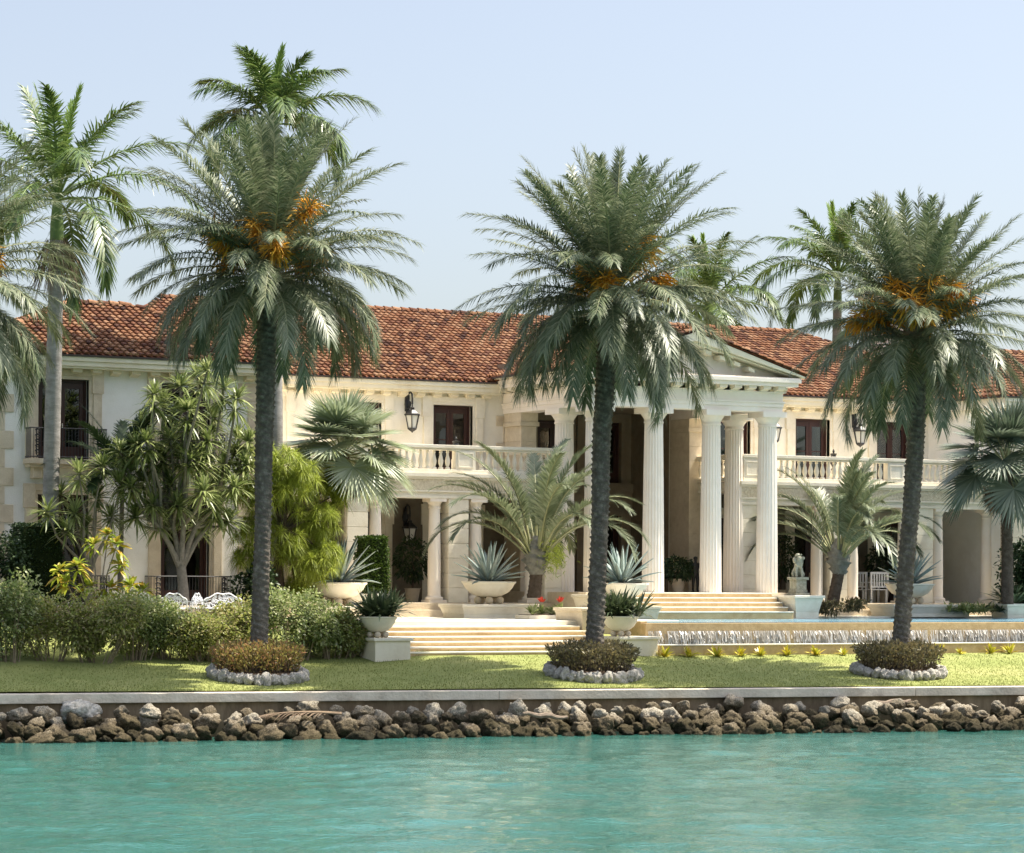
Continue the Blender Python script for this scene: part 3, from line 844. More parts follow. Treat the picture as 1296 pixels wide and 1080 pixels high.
# wings
def wing_roof(x0, x1, mirror):
    y0, z0 = -5.58, 11.74
    a, b = x0+5.6, x1-3.6
    if mirror: a, b = x0+3.6, x1-5.6
    yr_, zr_ = .05, 13.95
    beds = [[(x0, y0, z0), (x1, y0, z0), (b, yr_, zr_), (a, yr_, zr_)], [(x0, 6, z0), (x0, y0, z0), (a, yr_, zr_)], [(x1, y0, z0), (x1, 6, z0), (b, yr_, zr_)], [(x1, 6, z0), (x0, 6, z0), (a, yr_, zr_), (b, yr_, zr_)]]
    L_ = math.hypot(yr_-y0, zr_-z0); wid = x1-x0
    pl = [((x0, y0, z0), (1, 0, 0), (0, yr_-y0, zr_-z0), wid, L_, lambda u, v: (a-x0)*v/L_ < u < wid-(x1-b)*v/L_)]
    LL = math.hypot(a-x0, zr_-z0)
    pl.append(((x0, y0, z0), (0, 1, 0), (a-x0, 0, zr_-z0), 11.5, LL, lambda u, v: (yr_-y0)*v/LL < u < 11.5-5.9*v/LL))
    LR = math.hypot(x1-b, zr_-z0)
    pl.append(((x1, y0, z0), (0, 1, 0), (b-x1, 0, zr_-z0), 11.5, LR, lambda u, v: (yr_-y0)*v/LR < u < 11.5-5.9*v/LR))
    roof('wing_roof', pl, [((x0, y0, z0+.03), (a, yr_, zr_+.03)), ((x1, y0, z0+.03), (b, yr_, zr_+.03)), ((a, yr_, zr_+.02), (b, yr_, zr_+.02))], beds)
LWX = (-20.6, -9.0); RWX = (21.4, 33.0)
wing_roof(*LWX, False); wing_roof(*RWX, True)
# eaves: gutter, fascia, soffit, modillions
def eaves(x0, x1, yw, ye_, z, nm, n):
    mb = MB()
    mb.box(x0, x1, ye_-.03, ye_+.06, z-.045, z+.02)
    g = mb.build('gutter', M['dark_metal'], man)
    mb = MB()
    mb.box(x0+.02, x1-.02, ye_+.02, yw+.01, z-.20, z-.046); mb.box(x0+.05, x1-.05, ye_+.07, yw+.01, z-.36, z-.20); mb.box(x0+.10, x1-.10, ye_+.13, yw+.01, z-.43, z-.36)
    c = mb.build('cornice', M['trim'], man, bevel=.01)
    modillions('modillions', (x0+.3, yw), (x1-.3, yw), z-.431, (0, -1), n, c, .16, .19, .30)
eaves(-9.0, 2.0, 0, -.56, 11.78, 'c', 15); eaves(10.45, 21.4, 0, -.56, 11.78, 'c', 15)
eaves(-20.58, -9.02, -5.0, -5.56, 11.72, 'l', 16); eaves(21.42, 32.98, -5.0, -5.56, 11.72, 'r', 16)
def one(name, mat, *bx):
    m_ = MB(); m_.box(*bx); return m_.build(name, M[mat], man)
for xg in (HC-hw-.06, HC+hw+.06): one('gutter', 'dark_metal', xg-.045, xg+.045, -7.1, -.6, ev_z-.10, ev_z-.03)     # side eaves
one('gutter', 'dark_metal', -20.66, -20.58, -5.5, 6, 11.68, 11.74); one('gutter', 'dark_metal', -9.02, -8.94, -5.5, -.62, 11.68, 11.74); one('gutter', 'dark_metal', 21.34, 21.42, -5.5, -.62, 11.68, 11.74)
for xa, xb in ((HC-hw, HC-4.28), (HC+4.28, HC+hw)): one('cornice', 'trim', xa, xb, -7.0, -.6, 11.905, 11.92)
for xa, xb in ((-20.55, -20.1), (-9.4, -9.05), (21.45, 21.8), (32.6, 32.95)): one('cornice', 'trim', xa, xb, -5.3, 4, 11.3, 11.68)

# wings: walls, quoins, windows with iron balconies
def wing(xa, xb, centres):
    y = -5.0
    mb = MB()
    wall_cells(mb, xa, xb, y, y+.35, 2.6, 11.35, [(c-.87, c+.87, 8.32, 10.95) for c in centres]+[(c-.87, c+.87, 3.6, 7.15) for c in centres])
    mb.box(xa, xa+.35, y+.35, 6, 2.6, 11.35); mb.box(xb-.35, xb, y+.35, 6, 2.6, 11.35)
    mb.build('wing_wall', M['white_stucco'], man)
    for c in centres:
        french_door(c, 1.74, 8.32, 10.95, y, .38, True, True)
        french_door(c, 1.74, 3.6, 7.15, y, .38, True, False, curt=True)
        mb = MB(); mb.box(c-1.38, c+1.38, y-.62, y-.02, 8.12, 8.30); mb.box(c-1.32, c+1.32, y-.54, y-.02, 8.02, 8.12)
        for q in (-1.0, 1.0): mb.box(c+q-.14, c+q+.14, y-.40, y-.02, 7.66, 8.02)
        s = mb.build('balcony_slab', M['stone'], man, bevel=.015)
        railing(c, y, 8.30, 1.0, 1.3, .55, s); 
        mb = MB(); mb.box(c-1.5, c+1.5, y-.66, y-.02, 3.0, 3.48); s = mb.build('balcony_slab', M['stone'], man, bevel=.015)
        railing(c, y, 3.48, 1.0, 1.42, .58, s)
def railing(c, y, z, h, hw_, dep, parent):
    mb = MB(); y0 = y-dep
    for a, b in (((c-hw_, y-.02), (c-hw_, y0)), ((c-hw_, y0), (c+hw_, y0)), ((c+hw_, y0), (c+hw_, y-.02))):
        for zz in (z+.06, z+h): mb.tube([(*a, zz), (*b, zz)], .022, 6)
        L_ = math.dist(a, b); n = max(3, int(L_/.105))
        for k in range(n+1):
            q = k/n; px, py = a[0]+(b[0]-a[0])*q, a[1]+(b[1]-a[1])*q
            mb.tube([(px, py, z), (px, py, z+h)], .011, 4)
    # scroll panels in the corners
    for q in (-hw_+.24, hw_-.24):
        for k in range(5):
            zc = z+.18+k*.17
            mb.tube([(c+q+.10*math.cos(t*.7)*(1-t/12), y0-.01, zc+.09*math.sin(t*.7)) for t in range(9)], .016, 4)
            mb.tube([(c+q-.09*math.cos(t*.7), y0-.012, zc+.05+.07*math.sin(t*.7)*(1-t/12)) for t in range(9)], .016, 4)
    mb.build('iron_railing', M['iron'], parent)
wing(-20.1, -9.35, (-16.9, -12.6)); wing(21.85, 32.5, (25.1, 29.3))
quoins(-20.1, 1, -5, 2.6, 11.05, 1.5, 1.2, .60); quoins(-9.35, -1, -5, 2.6, 11.05, 1.35, 1.0, .98)
quoins(21.85, 1, -5, 2.6, 11.05, 1.35, 1.0, .60)
# belvedere behind the right wing
bel = thing('chimney_tower', 'stout white chimney with a red tiled cap rising behind the right palm', 'chimney', (26.9, 10.1, 13))
mb = MB(); wall_cells(mb, 26.1, 27.75, 9.5, 10.7, 11.5, 17.05, []); mb.build('shaft', M['stucco'], bel)
mb = MB(); mb.box(25.95, 27.9, 9.35, 10.85, 17.05, 17.2); mb.build('cornice', M['trim'], bel)
mb = MB(); mb.add([(25.8, 9.2, 17.21), (28.05, 9.2, 17.21), (28.05, 11, 17.21), (25.8, 11, 17.21), (26.65, 10.1, 17.78), (27.2, 10.1, 17.78)], [(0, 1, 5, 4), (1, 2, 5), (2, 3, 4, 5), (3, 0, 4)])
br = mb.build('roof', M['tile_bed'], bel)
vs, fs = [], []; LB = math.hypot(.9, .57); LB2 = math.hypot(.85, .57)
tiles(vs, fs, (25.8, 9.2, 17.21), (1, 0, 0), (0, .9, .57), 2.25, LB, lambda u, v: .85*v/LB < u < 2.25-.85*v/LB)
tiles(vs, fs, (25.8, 9.2, 17.21), (0, 1, 0), (.85, 0, .57), 1.8, LB2, lambda u, v: .9*v/LB2 < u < 1.8-.9*v/LB2)
m = MB(); m.v, m.f = vs, fs; m.build('roof_tiles', M['tile'], br)

# ------------------------------------------------------------------ wall lanterns
def lantern(x, y, z, label, sc=1.0):
    t = thing('wall_lantern', label, 'lantern', (x, y, z), 'iron wall lanterns')
    o = Vector((x, y, z))
    def q(a, b, c): return (x+a*sc, y+b*sc, z+c*sc)
    mb = MB()                                  # scrolled bracket rising from a back plate and curling over
    mb.box(x-.09*sc, x+.09*sc, y-.05*sc, y, z+.75*sc, z+1.35*sc); mb.ball(q(0, -.06, 1.0), .13*sc, 8, 6, (1, .6, 1.7)); mb.ball(q(.02, -.06, .72), .10*sc, 8, 6, (1, .7, 1.3))
    mb.tube([q(0, -.03, 1.2), q(0, -.12, 1.38), q(0, -.28, 1.46), q(0, -.42, 1.38), q(0, -.46, 1.2), q(0, -.46, 1.0)], [.035*sc]*6, 6)
    mb.tube([q(0, -.05, .8), q(0, -.2, .86), q(0, -.32, .98), q(0, -.30, 1.1)], [.03*sc]*4, 6)
    mb.build('bracket', M['iron'], t)
    cx, cy = x, y-.46*sc
    mb = MB()
    mb.tube([q(0, -.46, 1.02), q(0, -.46, .86)], .02*sc, 6)
    mb.lathe(cx, cy, [(.02*sc, z+.90*sc), (.10*sc, z+.86*sc), (.08*sc, z+.80*sc), (.13*sc, z+.77*sc), (.26*sc, z+.66*sc), (.33*sc, z+.62*sc), (.33*sc, z+.58*sc), (.25*sc, z+.57*sc)], 6)
    for k in range(6):
        a = k*PI/3; b = a
        mb.tube([(cx+.27*sc*math.cos(a), cy+.27*sc*math.sin(a), z+.58*sc), (cx+.17*sc*math.cos(a), cy+.17*sc*math.sin(a), z+.10*sc)], .020*sc, 4)
    mb.lathe(cx, cy, [(.17*sc, z+.06*sc), (.20*sc, z+.09*sc), (.18*sc, z+.12*sc)], 6)
    mb.lathe(cx, cy, [(.01*sc, z-.06*sc), (.04*sc, z-.02*sc), (.13*sc, z+.03*sc), (.17*sc, z+.06*sc)], 6)
    mb.build('cage', M['iron'], t)
    mb = MB(); mb.lathe(cx, cy, [(.155*sc, z+.12*sc), (.245*sc, z+.57*sc)], 6); mb.build('glass', M['lamp_glass'], t)
    mb = MB(); mb.tube([q(0, -.46, .14), q(0, -.46, .36)], .025*sc, 6); mb.build('candle', M['white_iron'], t)
    return t
lantern(-1.88, 0, 9.88, 'black iron lantern with clear panes on the upper wall left of the balcony door')
lantern(14.05, 0, 9.88, 'black iron lantern just right of the last tall portico column')
lantern(18.15, 0, 9.88, 'black iron lantern on the upper wall between the two right balcony doors')
lantern(-1.95, 0, 5.72, 'dark lantern with a pale pane hanging in the shade of the lower left loggia', 1.0)

# ------------------------------------------------------------------ foliage helpers (all arrays)
def nrm(a): return a/np.maximum(np.linalg.norm(a, axis=-1, keepdims=True), 1e-9)
def straps(B, D, Ln, Wd, up, prof=(.5, 1, .08), droop=0., us=None):
    """one folded-flat strap per row: base B, direction D, length, half width, sideways = D x up; droop bends it to the ground"""
    n, K = len(B), len(prof)
    D = nrm(D); S = nrm(np.cross(D, up))
    us = np.linspace(0, 1, K) if us is None else np.asarray(us)
    Ln = np.asarray(Ln)*np.ones(n); Wd = np.asarray(Wd)*np.ones(n); droop = np.asarray(droop)*np.ones(n)
    Vs = np.zeros((n, K, 2, 3))
    for k, (u, p) in enumerate(zip(us, prof)):
        c = B+D*(Ln*u)[:, None]
        c[:, 2] -= droop*Ln*u*u
        Vs[:, k, 0] = c-S*(Wd*p)[:, None]; Vs[:, k, 1] = c+S*(Wd*p)[:, None]
    base = (np.arange(n)*K*2)[:, None]
    q = np.concatenate([base+np.array([2*k, 2*k+1, 2*k+3, 2*k+2]) for k in range(K-1)], 0)
    return Vs.reshape(-1, 3), q
class Acc:
    def __init__(s): s.v, s.q, s.n = [], [], 0
    def add(s, v, q): s.v.append(v); s.q.append(q+s.n); s.n += len(v)
    def build(s, name, mat, parent=None, smooth=False):
        return npmesh(name, np.concatenate(s.v), np.concatenate(s.q), None, mat, parent, smooth)
def rotz(v, a):
    c, s = math.cos(a), math.sin(a)
    return v@np.array([[c, s, 0], [-s, c, 0], [0, 0, 1]])
def frond(r, L, e0, bend, nl, ll, wl, lift=.5, droop=.1, start=.16, spread=1.0, base_r=.03, curve=0., plume=0, pw=1.25, swing=0., tipa=16):
    """feather leaf along +x: returns leaf arrays and rachis arrays"""
    m = 14
    u = np.linspace(0, 1, m)
    e = e0-bend*u**pw
    dl = L/(m-1)
    P = np.zeros((m, 3)); az = curve*u**1.5
    T = np.stack([np.cos(e)*np.cos(az), np.cos(e)*np.sin(az), np.sin(e)], -1)
    for k in range(1, m): P[k] = P[k-1]+(T[k]+T[k-1])*.5*dl
    t = start+(1-start)*np.linspace(0, 1, nl)**.96
    t = np.repeat(t, 2)+r.normal(0, .004, nl*2)
    t = np.clip(t, 0, 1)
    sd = np.tile([-1., 1.], nl)
    Bp = np.stack([np.interp(t, u, P[:, i]) for i in range(3)], -1)
    Tt = nrm(np.stack([np.interp(t, u, T[:, i]) for i in range(3)], -1))
    Bn = nrm(np.cross(np.array([0, 0, 1.])+.001, Tt)); Nn = np.cross(Tt, Bn)
    ang = R(50)*(1-t)**.7*spread+R(tipa)+r.normal(0, .06, len(t))
    v = lift+r.normal(0, .12, len(t))
    if plume: v = v+r.choice([-.7, 0, .7], len(t))*plume
    Dd = Tt*np.cos(ang)[:, None]+(Bn*(sd*np.cos(v))[:, None]+Nn*np.sin(v)[:, None])*np.sin(ang)[:, None]
    q = (t-start)/(1-start)
    ln = ll*np.clip(np.minimum(q*5+.35, 1.0)*(1-.42*q**3), .15, 1)*r.uniform(.88, 1.1, len(t))
    lv, lq = straps(Bp, Dd, ln, wl, Nn+Bn*.01, (.55, 1, .06), droop*r.uniform(.5, 1.6, len(t)), (0, .38, 1))
    # rachis: three sided
    rv = np.zeros((m, 3, 3)); rad = base_r*(1-.85*u)
    Bc = nrm(np.cross(np.array([0, 0, 1.])+.001, T)); Nc = np.cross(T, Bc)
    for k in range(3):
        a = 2*PI*k/3+PI/2
        rv[:, k] = P+Bc*(rad*math.cos(a))[:, None]*1.5+Nc*(rad*math.sin(a))[:, None]
    i = (np.arange(m-1)*3)[:, None]
    rq = np.concatenate([i+np.array([k, (k+1) % 3, 3+(k+1) % 3, 3+k]) for k in range(3)], 0)
    return lv, lq, rv.reshape(-1, 3), rq
M['rachis'] = pm('palm rib', (.24, .25, .12), (.32, .31, .16), 5, .5, .4)
M['tri_base'] = pm('grey leaf base', (.16, .15, .12), (.26, .25, .21), 6, .9, .1, .6, 15)
M['rachis_dry'] = pm('dry leaf base', (.20, .15, .09), (.30, .24, .16), 6, .8, .2)

def bumpy_trunk(pts, rads, pitch, amp, nside=26, rows_per=4, twist=.5, seed=1):
    """trunk covered in stubs of old leaf bases set in spirals"""
    pts = np.array(pts); rads = np.array(rads)
    seg = np.linalg.norm(np.diff(pts, axis=0), axis=1); cum = np.concatenate([[0], np.cumsum(seg)])
    n = int(cum[-1]/pitch*rows_per)
    s = np.linspace(0, cum[-1], n)
    C = np.stack([np.interp(s, cum, pts[:, i]) for i in range(3)], -1); Rr = np.interp(s, cum, rads)
    a = np.linspace(0, 2*PI, nside, endpoint=False)
    r_ = np.random.default_rng(seed)
    A, S = np.meshgrid(a, s)
    ph = S/pitch+A/(2*PI)*3
    cell = np.floor(ph)
    saw = 1-(ph-cell)                                 # stub sticks out at its lower lip
    col = np.cos(A*9+cell*PI)*.5+.5
    jit = np.sin(cell*12.9+np.floor(A*9/PI)*7.3)*.5+.5
    rad = Rr[:, None]*(1+amp*((1-saw)**2*1.2*(.35+.65*col)*(.5+jit*.9))-amp*.2)+r_.normal(0, .004, A.shape)
    Vs = np.stack([C[:, 0, None]+rad*np.cos(A), C[:, 1, None]+rad*np.sin(A), C[:, 2, None]+0*A], -1).reshape(-1, 3)
    i = (np.arange(n-1)*nside)[:, None]; k = np.arange(nside)[None, :]
    q = np.stack([i+k, i+(k+1) % nside, i+nside+(k+1) % nside, i+nside+k], -1).reshape(-1, 4)
    return Vs, q

def date_palm(base, top, label, seed, nf=124, L=4.4, r0=.27, r1=.30, low=-18, arch=1.0, sway=0., fruit=13):
    r = np.random.default_rng(seed)
    base, top = Vector(base), Vector(top)
    t = thing('date_palm', label, 'palm tree', base, 'date palms along the seawall lawn')
    mid = [base, base+(top-base)*.33+Vector((.05, sway*.5, 0)), base+(top-base)*.66+Vector((.08-sway, sway, 0)), top]
    v, q = bumpy_trunk(mid, [r0*1.12, r0, r1*.93, r1*1.05], .17, .20, 28, 5, seed=seed)
    npmesh('trunk', v, q, None, M['bark_dark'], t, False)
    c = np.array(top)
    lf, rc = Acc(), Acc()
    for k in range(nf):
        f = (k+.5)/nf                                  # 0 youngest .. 1 oldest
        az = k*2.39996+r.normal(0, .16)
        e0 = R(89)-R(89-low)*f**.78+r.normal(0, .13)
        bend = (R(12)+R(60)*min(1, f*1.25))*arch*r.uniform(.85, 1.2)+r.normal(0, .10)
        if f > .72: bend += R(9)
        ln = L*(.86+.16*math.sin(PI*min(f+.2, 1)))*r.uniform(.86, 1.06)
        if f < .12: ln *= .88
        lv, lq, rv, rq = frond(r, ln, e0, bend, 118, .64, .0180, .42-.25*f, .24+.24*f, .15, .80, .032, r.normal(0, .16), plume=.40, pw=1.55, tipa=27)
        z0 = -.15+(.95-1.15*f)*1.0
        off = np.array([.20*math.cos(az), .20*math.sin(az), z0])
        lf.add(rotz(lv, az)+c+off, lq); rc.add(rotz(rv, az)+c+off, rq)
    lf.build('crown', M['date_leaf'], t)
    rc.build('frond_ribs', M['rachis'], t)
    v, q = bumpy_trunk([top-Vector((0, 0, .9)), top-Vector((0, 0, .3)), top+Vector((0, 0, .6)), top+Vector((0, 0, 1.0))], [r1*1.08, r1*1.5, r1*1.25, .1], .2, .45, 28, 5, seed=seed+1)
    npmesh('leaf_bases', v, q, None, M['rachis_dry'], t)
    for k in range(fruit):                             # orange fruit stalks
        az = k*2*PI/fruit+r.normal(0, .25); el = r.uniform(.25, 1.2); ln = r.uniform(1.3, 2.5)
        d = Vector((math.cos(az)*math.cos(el), math.sin(az)*math.cos(el), math.sin(el)))
        p0 = top+Vector((0, 0, .25)); p1 = p0+d*ln*.6+Vector((0, 0, .1)); p2 = p0+d*ln-Vector((0, 0, .1))
        n = 150
        B = np.array(p2)+r.normal(0, .09, (n, 3))-np.array(d)*r.uniform(0, .5, n)[:, None]
        D = np.array(d)*.5+r.normal(0, .5, (n, 3))+np.array([0, 0, -.35])
        a1 = Acc(); v, q = straps(B, D, r.uniform(.25, .65, n), .018, r.normal(0, 1, (n, 3)), (.6, 1, 1.2, .9), .25); a1.add(v, q)
        st = MB().tube([p0, p1, p2], [.035, .028, .018], 5)
        a1.add(np.array(st.v), np.array([f for f in st.f if len(f) == 4]))
        a1.build('fruit_cluster', M['fruit'], t)
    return t

def royal_palm(base, top, label, seed, nf=15, L=3.9, r0=.30, dead=True, ang=None):
    r = np.random.default_rng(seed); base, top = Vector(base), Vector(top)
    t = thing('royal_palm', label, 'palm tree', base, 'tall green royal palms')
    mb = MB(); n = 40; d = top-base
    pts = [base+d*(k/n) for k in range(n+1)]
    mb.tube(pts, [r0*(1+.15*(1-k/n)+.06*math.sin(PI*k/n))*(1+.012*((k % 2)*2-1)) for k in range(n+1)], 18)
    mb.build('trunk', M['bark_royal'], t, True)
    mb = MB(); mb.tube([top, top+Vector((0, 0, .5)), top+Vector((0, 0, 1.1)), top+Vector((0, 0, 1.7))], [r0*1.0, r0*.95, r0*.7, r0*.3], 16); mb.build('crownshaft', M['crownshaft'], t, True)
    c = np.array(top)+np.array([0, 0, 1.55]); lf, rc = Acc(), Acc()
    for k in range(nf):
        f = (k+.5)/nf; az = k*2.39996+.6*seed+r.normal(0, .1)
        e0 = R(80)-R(82)*f; bend = R(35)+R(75)*f+r.normal(0, .08)
        lv, lq, rv, rq = frond(r, L*r.uniform(.9, 1.08)*(.75+.35*min(1, f*2)), e0, bend, 96, .85, .030, .15, .38, .14, 1.05, .045, r.normal(0, .15), .55, 1.3)
        o = np.array([.1*math.cos(az), .1*math.sin(az), -.3*f])
        lf.add(rotz(lv, az)+c+o, lq); rc.add(rotz(rv, az)+c+o, rq)
    lf.build('crown', M['royal_leaf'], t); rc.build('frond_ribs', M['crownshaft'], t)
    y = Acc()
    for k in range(3):
        lv, lq, rv, rq = frond(r, L*.72, R(84-6*k), R(14), 60, .50, .022, .1, .2, .1, .55, .05)
        y.add(rotz(lv, k*2.1+seed)+c, lq); y.add(rotz(rv, k*2.1+seed)+c, rq)
    y.build('young_fronds', M['royal_young'], t)
    if dead:
        n = 260; dd = Acc(); az = r.uniform(0, 6.28, n)
        B = np.array(top)+np.stack([.32*np.cos(az), .32*np.sin(az), r.uniform(-.7, .1, n)], -1)
        D = np.stack([.45*np.cos(az), .45*np.sin(az), -r.uniform(.4, 1.4, n)], -1)
        v, q = straps(B, D, r.uniform(.5, 1.3, n), .016, r.normal(0, 1, (n, 3)), (.6, 1, .3), .3); dd.add(v, q)
        dd.build('old_flower_stalks', M['dead'], t)
    return t

def fan_palm(base, top, label, seed, mat, nf=22, rad=1.25, pet=1.3, r0=.2, group='fan palms beside the house'):
    r = np.random.default_rng(seed); base, top = Vector(base), Vector(top)
    t = thing('fan_palm', label, 'palm tree', base, group)
    v, q = bumpy_trunk([base, (base+top)*.5, top], [r0*1.1, r0, r0*1.1], .14, .12, 20, 4, seed=seed)
    npmesh('trunk', v, q, None, M['bark_brown'], t)
    c = np.array(top); lf = Acc(); pt = MB(); dl = Acc()
    for k in range(nf+3):
        dead = k >= nf
        f = min((k+.5)/nf, 1); az = k*2.39996+r.normal(0, .15)
        e = R(88)-R(112)*f if not dead else -R(55)
        d = np.array([math.cos(az)*math.cos(e), math.sin(az)*math.cos(e), math.sin(e)])
        p = pet*r.uniform(.85, 1.1)*(.75+.25*f)*(.55 if dead else 1); hub = c+d*p; hub[2] -= .12*p*f
        pt.tube([c, c+(hub-c)*.55+np.array([0, 0, .06]), hub], [.035, .025, .02], 5)
        # blade in the plane across d, tipped over
        tip = e-R(14)-R(30)*f
        X = np.array([math.cos(az)*math.cos(tip), math.sin(az)*math.cos(tip), math.sin(tip)])
        Y = np.array([-math.sin(az), math.cos(az), 0]); Z = np.cross(X, Y)
        n = 56; a = np.linspace(-R(138), R(138), n)+r.normal(0, .015, n)
        fold = .30*np.abs(np.sin(a*.5))+.03*((np.arange(n) % 2)*2-1)
        D = X*np.cos(a)[:, None]+Y*np.sin(a)[:, None]+Z*fold[:, None]
        ln = rad*(1-.22*np.abs(a)/R(138))*r.uniform(.93, 1.05, n)*(.5 if dead else 1)
        U = Z[None, :]+Y[None, :]*(.35*((np.arange(n) % 2)*2-1))[:, None]
        v, q = straps(np.repeat(hub[None], n, 0), D, ln, rad*.034, U, (.10, .60, 1.0, .55, .04), .05+.16*f, (0, .3, .5, .75, 1))
        (dl if dead else lf).add(v, q)
    lf.build('crown', mat, t); pt.build('leaf_stalks', M['rachis'], t); dl.build('dead_leaves', M['dead'], t)
    return t

def triangle_palm(base, top, label, seed, nf=18, L=3.0, r0=.22, yellow=True):
    r = np.random.default_rng(seed); base, top = Vector(base), Vector(top)
    t = thing('triangle_palm', label, 'palm tree', base, 'small feather palms in front of the portico')
    v, q = bumpy_trunk([base, (base+top)*.5, top], [r0*1.15, r0, r0], .16, .10, 20, 4, seed=seed)
    npmesh('trunk', v, q, None, M['bark_brown'], t)
    v, q = bumpy_trunk([top-Vector((0, 0, .15)), top+Vector((0, 0, .35)), top+Vector((0, 0, .8)), top+Vector((0, 0, 1.2))], [r0*1.1, r0*1.9, r0*1.6, r0*.6], .3, .35, 24, 6, seed=seed)
    npmesh('leaf_bases', v, q, None, M['tri_base'], t)
    c = np.array(top)+np.array([0, 0, .55]); lf, rc = Acc(), Acc()
    for k in range(nf):
        f = (k+.5)/nf; az = (k % 3)*2*PI/3+.5*seed+r.normal(0, .42)
        e0 = R(84)-R(42)*f; bend = R(45)+R(70)*f
        lv, lq, rv, rq = frond(r, L*r.uniform(.9, 1.1), e0, bend, 96, .66, .026, .5, .24, .22, .95, .05, r.normal(0, .1), pw=1.7)
        o = np.array([.22*math.cos(az), .22*math.sin(az), .1-.3*f])
        lf.add(rotz(lv, az)+c+o, lq); rc.add(rotz(rv, az)+c+o, rq)
    lf.build('crown', M['tri_leaf'], t); rc.build('frond_ribs', M['rachis'], t)
    if yellow:
        n = 900; a = Acc(); dv = nrm(r.normal(0, 1, (n, 3))); dv[:, 2] = -np.abs(dv[:, 2])*.4
        B = np.array(top)+np.array([.35, -.25, .55])+r.normal(0, .28, (n, 3))
        v, q = straps(B, dv, r.uniform(.1, .22, n), .012, r.normal(0, 1, (n, 3)), (.6, 1, .3), .3); a.add(v, q); a.build('flower_stalks', M['lime_leaf'], t)
    return t

def rosette(acc, r, c, n, L, w, up=Vector((0, 0, 1)), emin=-.7, emax=1.35, droop=.35, prof=(.7, 1, .8, .05)):
    az = r.uniform(0, 6.28, n); e = r.uniform(emin, emax, n)
    D = np.stack([np.cos(az)*np.cos(e), np.sin(az)*np.cos(e), np.sin(e)], -1)+np.array(up)*.25
    v, q = straps(np.repeat(np.array(c)[None], n, 0)+D*.04, D, L*r.uniform(.75, 1.1, n), w, np.array([0, 0, 1.])+r.normal(0, .2, (n, 3)), prof, droop*r.uniform(.5, 1.5, n))
    acc.add(v, q)

def branchy(base, fork, tips, name, label, cat, seed, leaf, L, w, n, trunk_r, mat, droop=.4, bark='bark_grey', group=None):
    """bare forking stems each ending in a rosette"""
    r = np.random.default_rng(seed); base, fork = Vector(base), Vector(fork)
    t = thing(name, label, cat, base, group)
    mb = MB(); mb.tube([base, base+(fork-base)*.5+Vector((.03, 0, 0)), fork], [trunk_r*1.25, trunk_r, trunk_r*.9], 10)
    lf = Acc()
    mains = []
    for k in range(5):
        sub = [tp for i, tp in enumerate(sorted(tips, key=lambda p: (p-fork).x)) if i*5//len(tips) == k]
        if not sub: continue
        cen = sum(sub, Vector((0, 0, 0)))/len(sub)
        node = fork+(cen-fork)*.5; node.z = fork.z+(cen.z-fork.z)*.38
        mb.tube([fork-Vector((0, 0, .15)), fork+(node-fork)*.5+Vector((0, 0, .03)), node], [trunk_r*.62, trunk_r*.52, trunk_r*.42], 8)
        for tp in sub:
            m1 = node+(tp-node)*.5+Vector((r.normal(0, .12), r.normal(0, .12), -.12))
            mb.tube([node-(node-fork)*.06, m1, tp-Vector((0, 0, .02))], [trunk_r*.38, trunk_r*.28, trunk_r*.20], 6)
            for q in range(2):
                cc = tp-(tp-m1)*(.16*q)
                rosette(lf, r, cc, n if q == 0 else n//2, L, w, (0, 0, 1), -.9 if q else -.5, 1.4 if q == 0 else .3, droop)
    mb.build('trunk', M[bark], t, True); lf.build('crown', mat, t)
    return t

def blob_shrub(base, rx, ry, h, label, seed, mat, n=2200, ll=.075, lw=.03, name='shrub', cat='shrub', group=None, stems=True, lumps=9, bottom=.18, shape=.75):
    """leafy bush: leaves crowd the outside of several overlapping lumps, with bare stems below"""
    r = np.random.default_rng(seed); base = Vector(base)
    t = thing(name, label, cat, base, group)
    cs = []
    for k in range(lumps):
        a = r.uniform(0, 6.28); q = r.uniform(.15, .8)
        cs.append((base.x+rx*q*math.cos(a), base.y+ry*q*math.sin(a), base.z+h*r.uniform(bottom+.2, .82), r.uniform(.32, .52)))
    cs = np.array(cs); pick = r.integers(0, lumps, n)
    d = nrm(r.normal(0, 1, (n, 3))); rad = r.uniform(.35, 1.12, n)**.6
    sz = cs[pick, 3]
    B = cs[pick, :3]+d*np.stack([rx*sz*rad, ry*sz*rad, h*.42*sz/.42*rad*.8], -1)
    B[:, 2] = np.maximum(B[:, 2], base.z+.05)
    D = d*.8+r.normal(0, .5, (n, 3))+np.array([0, 0, .15])
    a = Acc(); v, q = straps(B, D, ll*r.uniform(.6, 1.3, n), lw*r.uniform(.7, 1.2, n), np.array([.35, -.25, 1.])+r.normal(0, .5, (n, 3)), (.3, 1, .12), .2, (0, .5, 1)); a.add(v, q)
    a.build('foliage', mat, t)
    if stems:
        mb = MB()
        for k in range(22):
            c = cs[k % lumps]; p = Vector((c[0]+r.normal(0, rx*.15), c[1]+r.normal(0, ry*.15), c[2]+r.uniform(-.1, .25)*h))
            b = Vector((base.x+(p.x-base.x)*.45, base.y+(p.y-base.y)*.45, base.z-.03))
            mb.tube([b, (b+p)*.5+Vector((r.normal(0, .06), r.normal(0, .06), 0)), p], [.02, .014, .006], 4)
        mb.build('stems', M['rachis_dry'], t)
    return t

